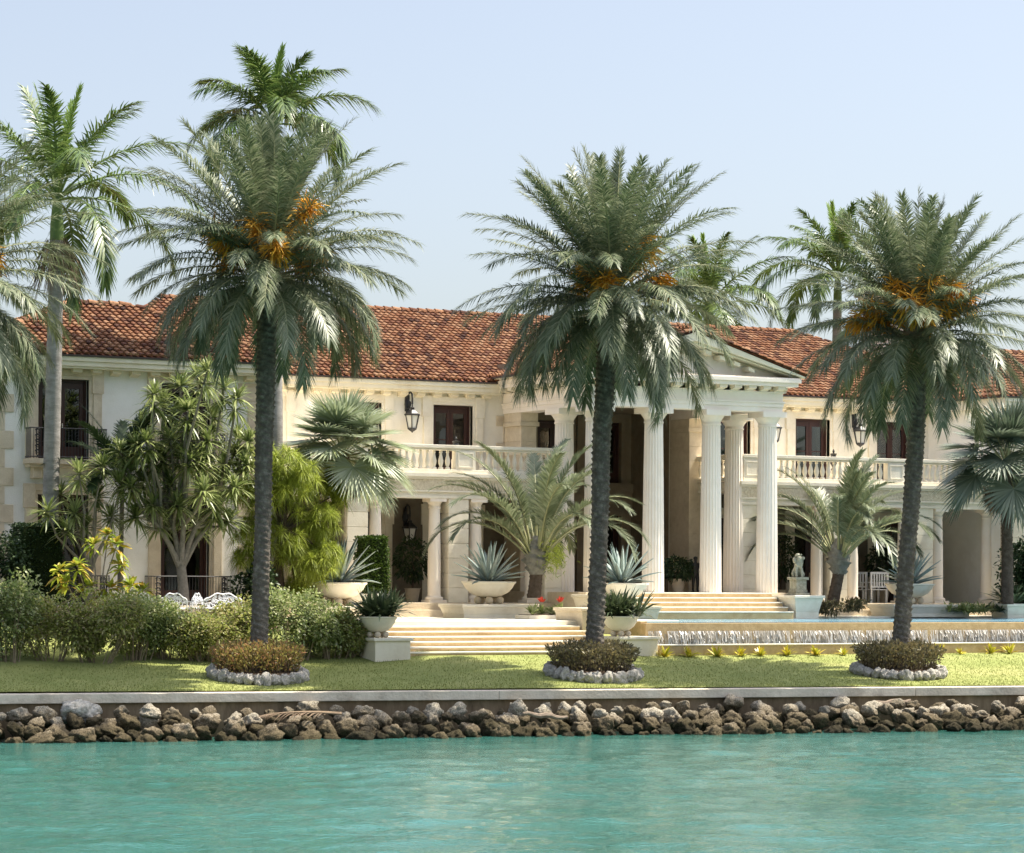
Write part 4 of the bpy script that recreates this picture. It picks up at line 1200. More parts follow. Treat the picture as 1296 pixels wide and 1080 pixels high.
# ------------------------------------------------------------------ palms
bedA, bedB, bedC = ground_hit(326, 858), ground_hit(750, 856), ground_hit(1137, 854)
def up_to(p, px, py):
    """point over p's neighbourhood seen at a pixel, at the depth of p"""
    Y = (p.x-CX)*sT+(p.y-CY)*cT
    return at(px, py, Y)
date_palm(bedA, up_to(bedA, 340, 352), 'date palm in front of the left wing, growing from the golden red ring bed', 11, L=4.55, r0=.23, r1=.28, low=-12, arch=.98, sway=.06, fruit=15)
date_palm(bedB, up_to(bedB, 772, 388), 'date palm left of the portico columns, leaning right out of its ring bed', 12, nf=128, L=4.6, r0=.25, r1=.29, low=-16, arch=.95, sway=.1, fruit=9)
date_palm(bedC, up_to(bedC, 1161, 430), 'date palm in front of the right balcony, growing from the darkest ring bed', 13, nf=118, L=4.5, r0=.25, r1=.29, low=-12, arch=.90, sway=-.05, fruit=17)
bedD = Vector((bedA.x*2-bedB.x-.6, bedA.y*2-bedB.y+.2, 0)); bedD.z = ground(bedD.x, bedD.y)
date_palm(bedD, up_to(bedD, -88, 372), 'date palm at the left edge, only its right hand fronds in view', 14, L=4.9)
bedE = Vector((bedC.x*2-bedB.x, bedC.y*2-bedB.y, 0)); bedE.z = ground(bedE.x, bedE.y)

def royal(px0, py0, px1, py1, Y, label, seed, **k):
    a, b = at(px0, py0, Y), at(px1, py1, Y)
    a.z = min(a.z, 3.0)
    return royal_palm(a, b, label, seed, **k)
royal(61, 700, 72, 305, 90.5, 'royal palm with a thick pale grey trunk in front of the left wing', 3, nf=19, L=4.7, r0=.225)
royal(350, 700, 345, 205, 95.5, 'tallest royal palm, its crown rising straight above the left date palm', 5, nf=19, L=3.15, r0=.24, dead=False)
royal(893, 700, 897, 425, 128, 'royal palm behind the house, mostly hidden by the middle date palm', 6, nf=19, L=4.3, dead=False)
royal(1052, 700, 1060, 385, 130, 'royal palm behind the house, peeping out left of the right date palm', 8, nf=22, L=4.3, r0=.2, dead=False)

p = V(414, 750, -7.6); fan_palm(p, V(434, 578, -7.6), 'silvery fan palm in front of the left balcony', 21, M['fan_leaf'], 32, 1.35, 1.5)
p = V(1275, 765, -8.2); fan_palm(p, V(1274, 592, -8.2), 'blue green fan palm, leaves darkened for shade, with a slim trunk at the right edge', 22, M['fan_shade'], 30, 1.6, 1.9, .21)
p = V(676, 757, -8.2); triangle_palm(p, V(679, 722, -8.2), 'feathery palm with yellow flower stalks left of the portico', 31, 30, 4.4, .22)
p = V(1053, 768, -6.3); triangle_palm(p, V(1062, 722, -6.3), 'feathery palm with a swollen grey base right of the lion statue', 34, 28, 3.9, .22, False)

# small dark palm against the left wing
p = V(152, 745, -8.0)
t = thing('feather_palm', 'dark green feather palm between the left wing windows', 'palm tree', p)
c = V(155, 612, -8.0); MB().tube([p, (p+c)*.5, c], [.10, .08, .07], 10).build('trunk', M['bark_grey'], t, True)
lf, rr = Acc(), np.random.default_rng(41)
for k in range(13):
    f = (k+.5)/13
    lv, lq, rv, rq = frond(rr, 2.7, R(86)-R(60)*f, R(30)+R(45)*f, 46, .62, .034, .1, .15, .2, .85, .035)
    lf.add(rotz(lv, k*2.4+.3)+np.array(c), lq); lf.add(rotz(rv, k*2.4+.3)+np.array(c), rq)
lf.build('crown', M['topiary_dark'], t)

# ------------------------------------------------------------------ dracaenas, lime tree, croton
tips = [(250, 478), (283, 492), (206, 512), (238, 520), (181, 540), (216, 556), (270, 530), (302, 556), (152, 572), (190, 588), (240, 584), (282, 588), (166, 618), (215, 615), (258, 622), (298, 618), (193, 640), (236, 650), (272, 655), (262, 560), (312, 590), (228, 490), (262, 470), (195, 500), (300, 505), (172, 565), (205, 580), (255, 585), (295, 575), (160, 600), (225, 580), (180, 610), (276, 615), (205, 640), (315, 560), (238, 548), (200, 665), (250, 668), (172, 655), (290, 660), (225, 640), (185, 560), (275, 640)]
rr = np.random.default_rng(50)
branchy(V(232, 765, -9.5), V(229, 716, -9.5), [V(x, y, -9.5+rr.normal(0, .8)) for x, y in tips], 'dracaena_tree', 'large forked dracaena with a grey trunk and many leaf rosettes before the left wing', 'tree', 51, 0, .76, .034, 72, .17, M['drac_leaf'], .36, group='dracaenas before the left wing')
tips = [(76, 628), (100, 600), (130, 590), (94, 650), (122, 630), (152, 612), (84, 672), (140, 655), (108, 668), (60, 648)]
branchy(V(112, 768, -9.2), V(112, 725, -9.2), [V(x, y, -9.2+rr.normal(0, .5)) for x, y in tips], 'dracaena_tree', 'smaller dracaena beside the pale royal palm trunk', 'tree', 52, 0, .72, .034, 52, .12, M['drac_leaf'], .30, group='dracaenas before the left wing')

def lime_tree():
    r = np.random.default_rng(61); base = V(355, 772, -8.6)
    t = thing('weeping_tree', 'bright lime green tree with drooping needle clumps beside the left date palm', 'tree', base)
    cen = V(372, 655, -8.6); lf = Acc(); mb = MB()
    mb.tube([base, V(352, 720, -8.6), V(358, 670, -8.6)], [.20, .17, .14], 10)
    lob = [(330, 590, .9), (365, 588, 1.1), (400, 600, .9), (418, 630, .8), (385, 640, 1.2), (345, 640, 1.2), (312, 625, .9), (395, 680, 1.0), (385, 715, .9), (322, 670, .9), (410, 660, .7), (372, 610, 1.1), (395, 738, .6), (318, 705, .7), (355, 690, 1.0), (410, 700, .8), (345, 615, 1.1), (425, 610, .6), (375, 745, .7), (400, 715, .9)]
    for x, y, s in lob:
        c = V(x, y, -8.6+r.normal(0, .7)); 
        f0 = V(358, 672, -8.6)
        mb.tube([f0, (f0+c)*.5+Vector((0, 0, .15)), c], [.08, .05, .02], 6)
        for k in range(20):
            d = nrm(r.normal(0, 1, 3))*s*.8*r.uniform(.45, 1.0); d[2] = d[2]*.8
            rosette(lf, r, np.array(c)+d, 85, .42, .0085, (0, 0, .5), -.9, 1.4, .55, (.8, 1, .7, .1))
    mb.build('trunk', M['bark_brown'], t, True); lf.build('crown', M['lime_leaf'], t)
lime_tree()
def croton(px, py, label, seed, tips):
    r = np.random.default_rng(seed); base = V(px, py, -11.3)
    t = thing('croton_plant', label, 'plant', base, 'broad leaved yellow green plants'); mb = MB(); lf = Acc()
    for x, y in tips:
        c = V(x, y, -11.3+r.normal(0, .4)); b = base+Vector((r.normal(0, .2), r.normal(0, .2), 0))
        mb.tube([b, b+(c-b)*.6+Vector((0, 0, .1)), c], [.03, .022, .016], 6)
        rosette(lf, r, c, 26, .48, .062, (0, 0, .6), -.25, 1.3, .45, (.25, .85, 1, .6, .05))
        rosette(lf, r, c-Vector((0, 0, .16)), 12, .44, .056, (0, 0, .3), -.5, .6, .5, (.25, .85, 1, .6, .05))
    mb.build('stems', M['bark_grey'], t); lf.build('leaves', M['croton'], t)
croton(120, 782, 'tall yellow green croton standing left of the dracaena trunk', 71, [(118, 690), (137, 678), (75, 722), (98, 716), (84, 738), (112, 742), (148, 690)])
croton(160, 785, 'shorter yellow green croton before the white garden chairs', 72, [(152, 715), (140, 745), (165, 742), (180, 748), (128, 758)])

# clipped hedges
def topiary(px, py, wid, dep, ztop, taper, label, mat, seed, t0, n=5200):
    r = np.random.default_rng(seed); b = V(px, py, t0)
    t = thing('topiary', label, 'clipped shrub', b, 'clipped topiary')
    h = ztop-b.z
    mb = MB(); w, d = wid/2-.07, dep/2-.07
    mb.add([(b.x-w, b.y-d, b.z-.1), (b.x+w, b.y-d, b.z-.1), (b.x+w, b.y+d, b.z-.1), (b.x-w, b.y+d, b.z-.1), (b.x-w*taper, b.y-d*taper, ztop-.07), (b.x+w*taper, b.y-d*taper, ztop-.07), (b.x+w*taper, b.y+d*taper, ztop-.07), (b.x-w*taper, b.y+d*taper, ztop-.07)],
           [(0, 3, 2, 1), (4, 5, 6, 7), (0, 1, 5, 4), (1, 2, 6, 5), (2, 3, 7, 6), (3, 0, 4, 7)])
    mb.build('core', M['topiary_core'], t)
    u = r.uniform(-1, 1, (n, 2)); f = r.integers(0, 5, n); Pp = np.zeros((n, 3)); Nn = np.zeros((n, 3))
    for i, (ax, sg) in enumerate([(0, -1), (0, 1), (1, -1), (1, 1), (2, 1)]):
        k = f == i
        q = np.zeros((k.sum(), 3)); oth = [x for x in range(3) if x != ax]
        q[:, ax] = sg; q[:, oth[0]] = u[k, 0]; q[:, oth[1]] = u[k, 1]; Pp[k] = q; Nn[k, ax] = sg
    zz = (Pp[:, 2]+1)/2; tp = 1-(1-taper)*zz
    B = np.stack([b.x+Pp[:, 0]*wid/2*tp, b.y+Pp[:, 1]*dep/2*tp, b.z+h*zz], -1)+r.normal(0, .025, (n, 3))
    a = Acc(); v, q = straps(B-Nn*.04, Nn+r.normal(0, .6, (n, 3))+np.array([0, 0, .3]), r.uniform(.05, .12, n), .024, r.normal(0, 1, (n, 3)), (.3, 1, .1), .2); a.add(v, q)
    a.build('foliage', mat, t)
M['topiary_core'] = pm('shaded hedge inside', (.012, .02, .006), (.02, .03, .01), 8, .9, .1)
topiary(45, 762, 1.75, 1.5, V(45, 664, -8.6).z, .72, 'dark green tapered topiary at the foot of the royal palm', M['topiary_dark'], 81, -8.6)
topiary(470, 748, 1.02, .95, V(470, 680, -6.2).z, .84, 'bright green clipped box topiary behind the left agave bowl', M['topiary'], 82, -6.2)

# hedge row at the back of the lawn, left of the steps
HL = 'bushes in the hedge along the back of the lawn'
hed = [(14, 742, 62, 'leafiest pale green bush at the left end of the hedge'), (66, 762, 70, 'low twiggy bush second from the left in the hedge'), (118, 758, 72, 'hedge bush in front of the tall croton'),
       (168, 763, 72, 'hedge bush between the croton and the first white chair'), (214, 768, 70, 'hedge bush below the dracaena trunk'), (262, 772, 64, 'sparse hedge bush below the right hand white chairs'), (300, 764, 60, 'hedge bush close left of the left date palm trunk'),
       (372, 752, 66, 'round hedge bush just right of the left date palm'), (418, 758, 66, 'dense hedge bush left of the pedestal and the small bowl'), (452, 775, 44, 'smallest hedge bush, touching the stone pedestal')]
for k, (px, py, w, lab) in enumerate(hed):
    tt = -14.9+.25*math.sin(k*2.1) if px < 330 else -15.3
    b = V(px, 836, tt); zt = V(px, py, tt).z; b.z = ground(b.x, b.y)-.02
    wx = w/1296*1296/FPX*90/cT
    blob_shrub(b, wx*.72, .95, zt-b.z, lab, 90+k, M['shrub_leaf_b'] if k in (1, 2, 5, 6, 9) else M['shrub_leaf'], 5600 if k in (1, 5) else 6500, .085 if k % 2 else .11, .036, 'hedge_bush', 'bush', HL)
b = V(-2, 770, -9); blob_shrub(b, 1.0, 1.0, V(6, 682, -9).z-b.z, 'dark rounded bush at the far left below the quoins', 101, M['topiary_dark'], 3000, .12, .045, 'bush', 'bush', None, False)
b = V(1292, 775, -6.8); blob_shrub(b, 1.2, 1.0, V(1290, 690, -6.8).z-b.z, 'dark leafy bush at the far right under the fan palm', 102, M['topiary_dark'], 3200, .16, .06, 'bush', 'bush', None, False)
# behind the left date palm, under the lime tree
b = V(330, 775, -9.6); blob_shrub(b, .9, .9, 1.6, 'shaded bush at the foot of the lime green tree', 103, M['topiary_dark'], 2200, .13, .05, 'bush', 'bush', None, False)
b = V(1243, 776, -6.9); 
for k, (x, w, lab) in enumerate([(1238, 30, 'clump of broad green leaves left of the dark right edge bush'), (1262, 26, 'clump of strap leaves in front of the fan palm trunk'), (1218, 22, 'low spread of leaves at the end of the right planter')]):
    b = V(x, 777, -6.9); t = thing('leafy_clump', lab, 'plant', b, 'low leafy clumps on the pool deck'); a = Acc(); r = np.random.default_rng(110+k)
    for q in range(9): rosette(a, r, np.array(b)+np.array([r.normal(0, w/62), r.normal(0, .3), .05]), 22, .6, .035, (0, 0, 1), .1, 1.4, .5, (.5, 1, .8, .05))
    a.build('leaves', M['strap'] if k == 1 else M['shrub_leaf'], t)
for k, (x, lab) in enumerate([(1045, 'low brown green plants at the foot of the right feather palm'), (1082, 'low plants between the feather palm and the white chairs')]):
    b = V(x, 778, -6.9); blob_shrub(b, .7, .4, .55, lab, 120+k, M['ring_leaf'], 700, .16, .03, 'ground_plant', 'plant', None, False)

# ring beds round the palms
def ring_bed(c, label, slabel, seed, mat, rad=1.32):
    r = np.random.default_rng(seed)
    t = thing('ring_bed', label, 'flower bed', c, 'shrub rings round the date palms')
    n = 5200; az = r.uniform(0, 6.28, n); q = np.sqrt(r.uniform(.05, 1, n)); zz = r.uniform(0, 1, n)
    top = 1.02*(1-.25*q**3)*(1+.08*np.sin(az*5+seed))
    zz = zz**.6
    flare = .86+.22*zz
    B = np.stack([c.x+rad*q*flare*np.cos(az), c.y+rad*q*flare*np.sin(az), c.z+.16+top*zz*.86], -1)
    D = np.stack([.5*np.cos(az)*q, .5*np.sin(az)*q, .9+0*q], -1)+r.normal(0, .5, (n, 3))
    a = Acc(); v, qd = straps(B, D, r.uniform(.06, .15, n), .026, r.normal(0, 1, (n, 3)), (.3, 1, .15), .15, (0, .5, 1)); a.add(v, qd)
    a.build('foliage', mat, t)
    mb = MB()
    for k in range(150):
        a_ = r.uniform(0, 6.28); q = math.sqrt(r.uniform(.05, 1)); x, y = c.x+rad*.86*q*math.cos(a_), c.y+rad*.86*q*math.sin(a_)
        mb.tube([(x, y, c.z), (x+r.normal(0, .06)+.12*q*math.cos(a_), y+r.normal(0, .06)+.12*q*math.sin(a_), c.z+.8)], [.012, .006], 3)
    mb.build('stems', M['bark_brown'], t)
    MB().lathe(c.x, c.y, [(rad*.92, c.z-.2), (rad*.92, c.z+.14), (.05, c.z+.17)], 24).build('soil', M['soil'], t)
    # stones of the kerb: each its own object
    for k in range(32):
        a_ = 2*PI*k/32+r.normal(0, .02); x, y = c.x+rad*1.0*math.cos(a_), c.y+rad*1.0*math.sin(a_)
        s = bpy.data.objects.new('kerb_stone', ROCKS[k % len(ROCKS)]); COL.objects.link(s)
        s.location = (x, y, ground(x, y)+.12); s.scale = (r.uniform(.17, .23), r.uniform(.15, .21), r.uniform(.19, .26)); s.rotation_euler = (r.normal(0, .3), r.normal(0, .3), r.uniform(0, 6.28))
        s.material_slots[0].link = 'OBJECT'; s.material_slots[0].material = M['kerb_rock']
        tag(s, slabel, 'stone', 'stones ringing the palm beds')
M['kerb_rock'] = pm('pitted kerb rock', (.30, .28, .24), (.58, .545, .475), 7, .95, .15, 1.0, 9, (.10, .09, .07), 5)
ROCKS = []
def make_rocks():
    import bmesh
    for s in range(9):
        bm = bmesh.new(); bmesh.ops.create_icosphere(bm, subdivisions=4, radius=1)
        off = Vector((s*7.3, s*3.1, s*5.7))
        cuts = [Vector((random.uniform(-1, 1), random.uniform(-1, 1), random.uniform(-1, 1))).normalized() for _ in range(9)]
        for v in bm.verts:
            d = v.co.normalized(); k = 1.0
            for c in cuts:
                q = d.dot(c)
                if q > .55: k = min(k, .62/q+.10)
            v.co = d*(k*(1+.26*noise.fractal(d*1.7+off, 1, 2, 4)+.09*noise.noise(d*5+off)+.05*noise.noise(d*11+off)-.10*max(0, noise.noise(d*8+off*2)-.1)))
        me = bpy.data.meshes.new('rock'); bm.to_mesh(me); bm.free()
        me.polygons.foreach_set('use_smooth', [True]*len(me.polygons))
        me.materials.append(M['rock']); ROCKS.append(me)
make_rocks()
ring_bed(bedA, 'ring bed of golden red leaved shrub round the left palm trunk', 'pitted pale stone in the kerb of the golden red ring bed', 131, M['ring_leaf_lit'])
ring_bed(bedB, 'ring bed of bronze brown shrub round the middle palm trunk', 'pitted pale stone in the kerb of the middle palm ring bed', 132, M['ring_leaf'])
ring_bed(bedC, 'darkest ring bed of dull bronze shrub round the right palm trunk', 'pitted pale stone in the kerb of the right palm ring bed', 133, M['ring_leaf'], 1.36)

# ------------------------------------------------------------------ riprap along the seawall
def riprap():
    r = np.random.default_rng(140)
    n = 0
    for row, (d, z, smin, smax, step) in enumerate([(-1.78, -.04, .18, .42, .55), (-1.25, .18, .22, .44, .53), (-.72, .42, .20, .42, .52), (-.40, .66, .16, .38, .62)]):
        s = -25.2+row*.2
        while s < 8.6 and n < 299:
            sz = r.uniform(smin, smax)
            y = wall_y(s)+d+r.normal(0, .12)
            o = bpy.data.objects.new('boulder', ROCKS[int(r.integers(0, 9))]); COL.objects.link(o)
            o.location = (s, y, z+r.normal(0, .07)); o.scale = (sz*r.uniform(.85, 1.2), sz*r.uniform(.8, 1.1), sz*r.uniform(.65, .95))
            o.rotation_euler = (r.normal(0, .4), r.normal(0, .4), r.uniform(0, 6.28))
            lab = ['wet dark boulder at the waterline of the rock bank', 'brown boulder in the middle of the rock bank', 'grey topped boulder high on the rock bank', 'pale boulder on top of the rock bank against the seawall'][row]
            tag(o, lab, 'rock', 'boulders of the rock bank')
            s += step*r.uniform(.8, 1.25)*(sz/((smin+smax)/2))**.6; n += 1
riprap()
p = V(99, 905, 0); Yw = 77.2
p = at(99, 903, Yw+.6); o = bpy.data.objects.new('boulder', ROCKS[3]); COL.objects.link(o); o.location = p; o.scale = (.66, .5, .44); o.rotation_euler = (0, 0, .4)
o.material_slots[0].link = 'OBJECT'; o.material_slots[0].material = M['kerb_rock']; tag(o, 'largest whitest boulder, on the rock bank at the left', 'rock', 'boulders of the rock bank')
def lying_frond(px, py, Y, ln, label, seed, az):
    r = np.random.default_rng(seed); c = at(px, py, Y)
    t = thing('fallen_frond', label, 'dead palm frond', c); a = Acc()
    lv, lq, rv, rq = frond(r, ln, R(6), R(12), 26, .6, .02, -.1, .2, .2, .55, .06)
    a.add(rotz(lv, az)+np.array(c), lq); a.add(rotz(rv, az)+np.array(c), rq); a.build('leaf', M['dead'], t)
lying_frond(432, 904, 79.2, 2.4, 'dry brown palm frond lying over the rocks left of centre', 151, PI+.05)
def plank(px, py, Y, ln, label, az, tilt):
    c = at(px, py, Y); mb = MB(); n = 8
    d = Vector((math.cos(az), math.sin(az), tilt)); mb.tube([c+d*(ln*(k/n-.5))+Vector((0, 0, .03*math.sin(k*1.7))) for k in range(n+1)], [.03+.05*math.sin(PI*(k+.6)/(n+1.2)) for k in range(n+1)], 7)
    tag(mb.build('driftwood', M['drift'], None, True, origin=c), label, 'driftwood')
plank(690, 906, 80.9, 1.35, 'grey weathered plank wedged in the rocks near the centre', -.16, -.10)
plank(1128, 889, 85.6, 1.3, 'bleached branch on top of the rocks against the seawall', -.16, .05)

# ------------------------------------------------------------------ planters, bowls, pedestals
def flared_block(name, label, cat, x0, x1, y0, y1, z0, z1, mat='pale_stone', group=None, fl=.10):
    c = Vector(((x0+x1)/2, (y0+y1)/2, z0))
    t = thing(name, label, cat, c, group)
    h = z1-z0
    mb = MB(); mb.box(x0+fl, x1-fl, y0+fl, y1-fl, z0, z0+h*.30); mb.box(x0+fl, x1-fl, y0+fl, y1-fl, z0+h*.30, z1-.16, fl*.7, fl*.7); mb.build('body', M[mat], t, bevel=.01)
    mb = MB(); mb.box(x0+fl*.1, x1-fl*.1, y0+fl*.1, y1-fl*.1, z1-.16, z1-.10); mb.box(x0-.03, x1+.03, y0-.03, y1+.03, z1-.10, z1); mb.build('cap', M[mat], t, bevel=.018)
    return t
GP = 'low stone planters on the terrace'
flared_block('planter', 'long low stone planter under the middle agave bowl', 'planter', -3.62, -.66, -8.0, -6.2, 3.08, 3.58, group=GP)
flared_block('planter', 'low stone planter under the left agave bowl, half hidden by the hedge', 'planter', -9.5, -7.3, -9.1, -7.4, 3.08, 3.52, group=GP)
flared_block('planter', 'long low stone planter under the agave bowl right of the portico', 'planter', 15.2, 18.9, -6.9, -5.2, 3.1, 3.58, group=GP)
flared_block('planter', 'golden stone planter at the right end of the broad steps', 'planter', -2.38, -.30, -14.05, -12.2, 2.0, 3.52, 'stone', group=GP)
flared_block('pedestal', 'carved stone block carrying the lion beside the portico steps', 'pedestal', 9.62, 10.9, -8.55, -6.5, 3.05, 3.92, 'pale_stone', 'stone blocks flanking the portico steps', .14)
flared_block('pedestal', 'carved stone block carrying the white figure left of the portico steps', 'pedestal', 1.5, 2.78, -8.55, -6.5, 3.05, 3.92, 'pale_stone', 'stone blocks flanking the portico steps', .14)
for x0, x1, lab in ((-10.99, -9.72, 'plain square pedestal at the left foot of the steps'), (-2.38, -.90, 'plain square pedestal at the right foot of the steps')):
    t = thing('pedestal', lab, 'pedestal', ((x0+x1)/2, -16.0, 1.9), 'pedestals at the foot of the steps')
    mb = MB(); mb.box(x0+.04, x1-.04, -16.46, -15.2, 1.75, 2.54); mb.build('body', M['trim'], t, bevel=.012)
    mb = MB(); mb.box(x0-.03, x1+.03, -16.53, -15.15, 2.54, 2.63); mb.build('cap', M['pale_stone'], t, bevel=.015)
def bowl(c, rad, h, label, group, foot=.13):
    t = thing('stone_bowl', label, 'planter bowl', c, group)
    x, y, z = c; zb = z+foot*1.9
    mb = MB(); mb.lathe(x, y, [(rad*.30, zb-.02), (rad*.50, zb+h*.06), (rad*.72, zb+h*.28), (rad*.87, zb+h*.58), (rad*.95, zb+h*.86), (rad*1.0, zb+h*.90), (rad*1.0, zb+h), (rad*.92, zb+h), (rad*.88, zb+h*.86), (.02, zb+h*.84)], 40)
    mb.build('bowl', M['pale_stone'], t, True)
    for k in range(5):
        a = 2*PI*k/5+.5
        MB().ball((x+rad*.42*math.cos(a), y+rad*.42*math.sin(a), z+foot), foot, 12, 8).build('foot', M['stone'], t, True)
    mb = MB(); mb.lathe(x, y, [(rad*.87, zb+h*.70), (rad*.865, zb+h*.93), (.02, zb+h*.95)], 24); mb.build('soil', M['soil'], t)
    return zb+h
def agave(c, label, seed, L=1.45, n=34):
    r = np.random.default_rng(seed); t = thing('agave', label, 'agave', c, 'blue agaves in stone bowls'); a = Acc()
    for k in range(n):
        f = (k+.5)/n; az = k*2.39996; e0 = R(85)-R(70)*f**1.1; ln = L*(1.02-.12*f)*r.uniform(.9, 1.06)
        K = 8; u = np.linspace(0, 1, K); e = e0-(R(6)+R(26)*f*r.uniform(.3, 1.2))*u
        P = np.zeros((K, 3)); d = np.stack([np.cos(e), 0*e, np.sin(e)], -1)
        for i in range(1, K): P[i] = P[i-1]+d[i]*ln/(K-1)
        w = .085*np.array([.75, .85, .98, 1.0, .92, .72, .42, .03])
        N_ = np.stack([-np.sin(e), 0*e, np.cos(e)], -1); Y = np.array([0, 1., 0])
        ring_ = np.stack([P-Y*w[:, None]+N_*(.32*w)[:, None], P-N_*.012, P+Y*w[:, None]+N_*(.32*w)[:, None], P-N_*(.012+.30*w)[:, None]], 1)
        q = np.concatenate([np.array([[4*i+j, 4*i+(j+1) % 4, 4*i+4+(j+1) % 4, 4*i+4+j] for j in range(4)]) for i in range(K-1)], 0)
        a.add(rotz(ring_.reshape(-1, 3)+np.array([.05, 0, 0]), az)+np.array(c), q)
    a.build('leaves', M['agave'], t)
GB, GS = 'large stone bowls with agaves', 'small stone bowls at the foot of the steps'
for (x, y, z, lab, al, sd) in [(-2.15, -7.1, 3.58, 'large stone bowl on the middle planter, left of the portico', 'blue agave in the bowl between the topiary and the feather palm', 161),
                               (-8.4, -8.25, 3.52, 'large stone bowl behind the hedge and the left small bowl', 'blue agave in front of the green box topiary', 162),
                               (1.72, -9.6, 3.08, 'large stone bowl half hidden behind the middle date palm trunk', 'blue agave behind the middle date palm trunk', 163),
                               (16.55, -6.05, 3.58, 'large stone bowl partly behind the right date palm trunk', 'blue agave right of the right date palm trunk', 164)]:
    if sd == 163: flared_block('planter', 'stone planter behind the middle date palm trunk', 'planter', .5, 2.9, -10.3, -8.9, 2.9, 3.55, 'stone', GP); z = 3.55
    zt = bowl((x, y, z), .95, .52, lab, GB, .14); agave((x, y, zt-.06), al, sd, 1.5 if sd != 162 else 1.75)
def strap_plant(c, label, seed, R_=.8, H=.75):
    r = np.random.default_rng(seed); t = thing('strap_leaf_plant', label, 'plant', c, 'dark strap leaved plants in the small bowls'); a = Acc()
    for k in range(16):
        p = np.array(c)+np.array([r.normal(0, .2), r.normal(0, .2), 0])
        rosette(a, r, p, 26, 1.22, .038, (0, 0, 1.1), .2, 1.35, .36, (.7, 1, .9, .08))
    a.build('leaves', M['strap'], t)
for (x, y, lab, pl, sd) in [(-10.58, -15.85, 'small stone bowl on the left pedestal of the steps', 'dark strap leaved plant in the left small bowl', 171), (-1.98, -15.85, 'small stone bowl on the right pedestal, beside the palm trunk', 'dark strap leaved plant in the right small bowl', 172)]:
    zt = bowl((x, y, 2.63), .60, .46, lab, GS, .10); strap_plant((x, y, zt-.05), pl, sd)
# planter at the right edge
p = V(1288, 786, -7.6); flared_block('planter', 'grey blue stone planter cut by the right edge of the view', 'planter', p.x-.5, p.x+1.3, p.y, p.y+1.2, 3.0, 3.62, group=GP)
c = (p.x+.35, p.y+.6, 3.6); strap_plant(c, 'green strap leaves in the planter at the right edge', 173)

# flowers
def brom(c, label, seed, sc=1.0, mat='brom', red=False, group='yellow bromeliads in front of the pool wall'):
    r = np.random.default_rng(seed); t = thing('bromeliad', label, 'flower', c, group); a = Acc()
    rosette(a, r, c, 26, .42*sc, .034*sc, (0, 0, .9), .15, 1.4, .30, (.8, 1, .8, .05)); a.build('leaves', M[mat], t)
    if red:
        mb = MB(); x, y, z = c; mb.tube([(x, y, z), (x, y, z+.38*sc)], .02, 5)
        b = Acc(); rosette(b, r, (x, y, z+.34*sc), 14, .2*sc, .04*sc, (0, 0, 1.5), .5, 1.4, .1, (.6, 1, .6, .05)); b.build('red_flower', M['red'], t)
bx = [842, 872, 907, 938, 963, 996, 1033, 1068, 1103, 1160, 1187, 1215, 1254, 1278]
blab = ['bromeliad at the left end of the pool wall beside the pedestal', 'second yellow bromeliad from the pedestal', 'reddish yellow bromeliad third from the pedestal', 'full yellow bromeliad fourth from the pedestal', 'fifth yellow bromeliad from the pedestal', 'sixth yellow bromeliad from the pedestal', 'large yellow bromeliad below the lion statue', 'small bromeliad left of the right ring bed', 'yellow bromeliad behind the left side of the right ring bed',
        'yellow bromeliad behind the right side of the right ring bed', 'yellow bromeliad just right of the right ring bed', 'pale small bromeliad right of the right ring bed', 'yellow bromeliad second from the right edge', 'yellow bromeliad nearest the right edge']
rr = np.random.default_rng(180)
for k, (px, lab) in enumerate(zip(bx, blab)):
    p = V(px, 825, -16.72); p.z = ground(p.x, p.y)-.02; brom(p, lab, 181+k, rr.uniform(.95, 1.3)*(.7 if k in (7, 11) else 1))
fp = V(694, 779, -10.4)
t = thing('planter', 'low white edged flower box at the top right of the steps', 'planter', (fp.x, fp.y, 3.08), GP)
mb = MB(); mb.box(fp.x-1.0, fp.x+.75, fp.y-.5, fp.y+.5, 3.08, 3.24); mb.build('box', M['pale_stone'], t, bevel=.01)
MB().box(fp.x-.92, fp.x+.67, fp.y-.42, fp.y+.42, 3.2, 3.26).build('soil', M['soil'], t)
for k, (dx, red, lab) in enumerate([(-.6, False, 'green bromeliad at the left of the flower box'), (-.2, True, 'taller red flowered bromeliad in the flower box'), (.15, False, 'pale bromeliad in the middle of the flower box'), (.5, True, 'red flowered bromeliad nearest the palm trunk')]):
    brom((fp.x+dx, fp.y+.1*(k % 2), 3.25), lab, 200+k, 1.15, 'shrub_leaf', red, 'bromeliads in the flower box')

# ------------------------------------------------------------------ statues
def skin(name, joints, edges, mat, parent, sub=2, root=0):
    me = bpy.data.meshes.new(name); org = ORG[parent.name]
    me.from_pydata([tuple(Vector(j[:3])-org) for j in joints], edges, [])
    o = link(name, me, mat, parent); ORG[o.name] = org
    o.modifiers.new('skin', 'SKIN').use_smooth_shade = True
    for i, j in enumerate(joints):
        v = me.skin_vertices[0].data[i]; r = j[3]
        v.radius = (r, r) if not hasattr(r, '__len__') else r; v.use_root = i == root
    m = o.modifiers.new('sub', 'SUBSURF'); m.levels = sub; m.render_levels = sub
    return o
def pedestal_part(t, x, y, z, h, w):
    mb = MB(); mb.box(x-w*1.25, x+w*1.25, y-w*1.25, y+w*1.25, z, z+.08); mb.box(x-w, x+w, y-w, y+w, z+.08, z+h*.30); mb.box(x-w*.9, x+w*.9, y-w*.9, y+w*.9, z+h*.30, z+h-.10); mb.box(x-w*1.15, x+w*1.15, y-w*1.15, y+w*1.15, z+h-.10, z+h)
    mb.build('plinth', M['statue'], t, bevel=.012)
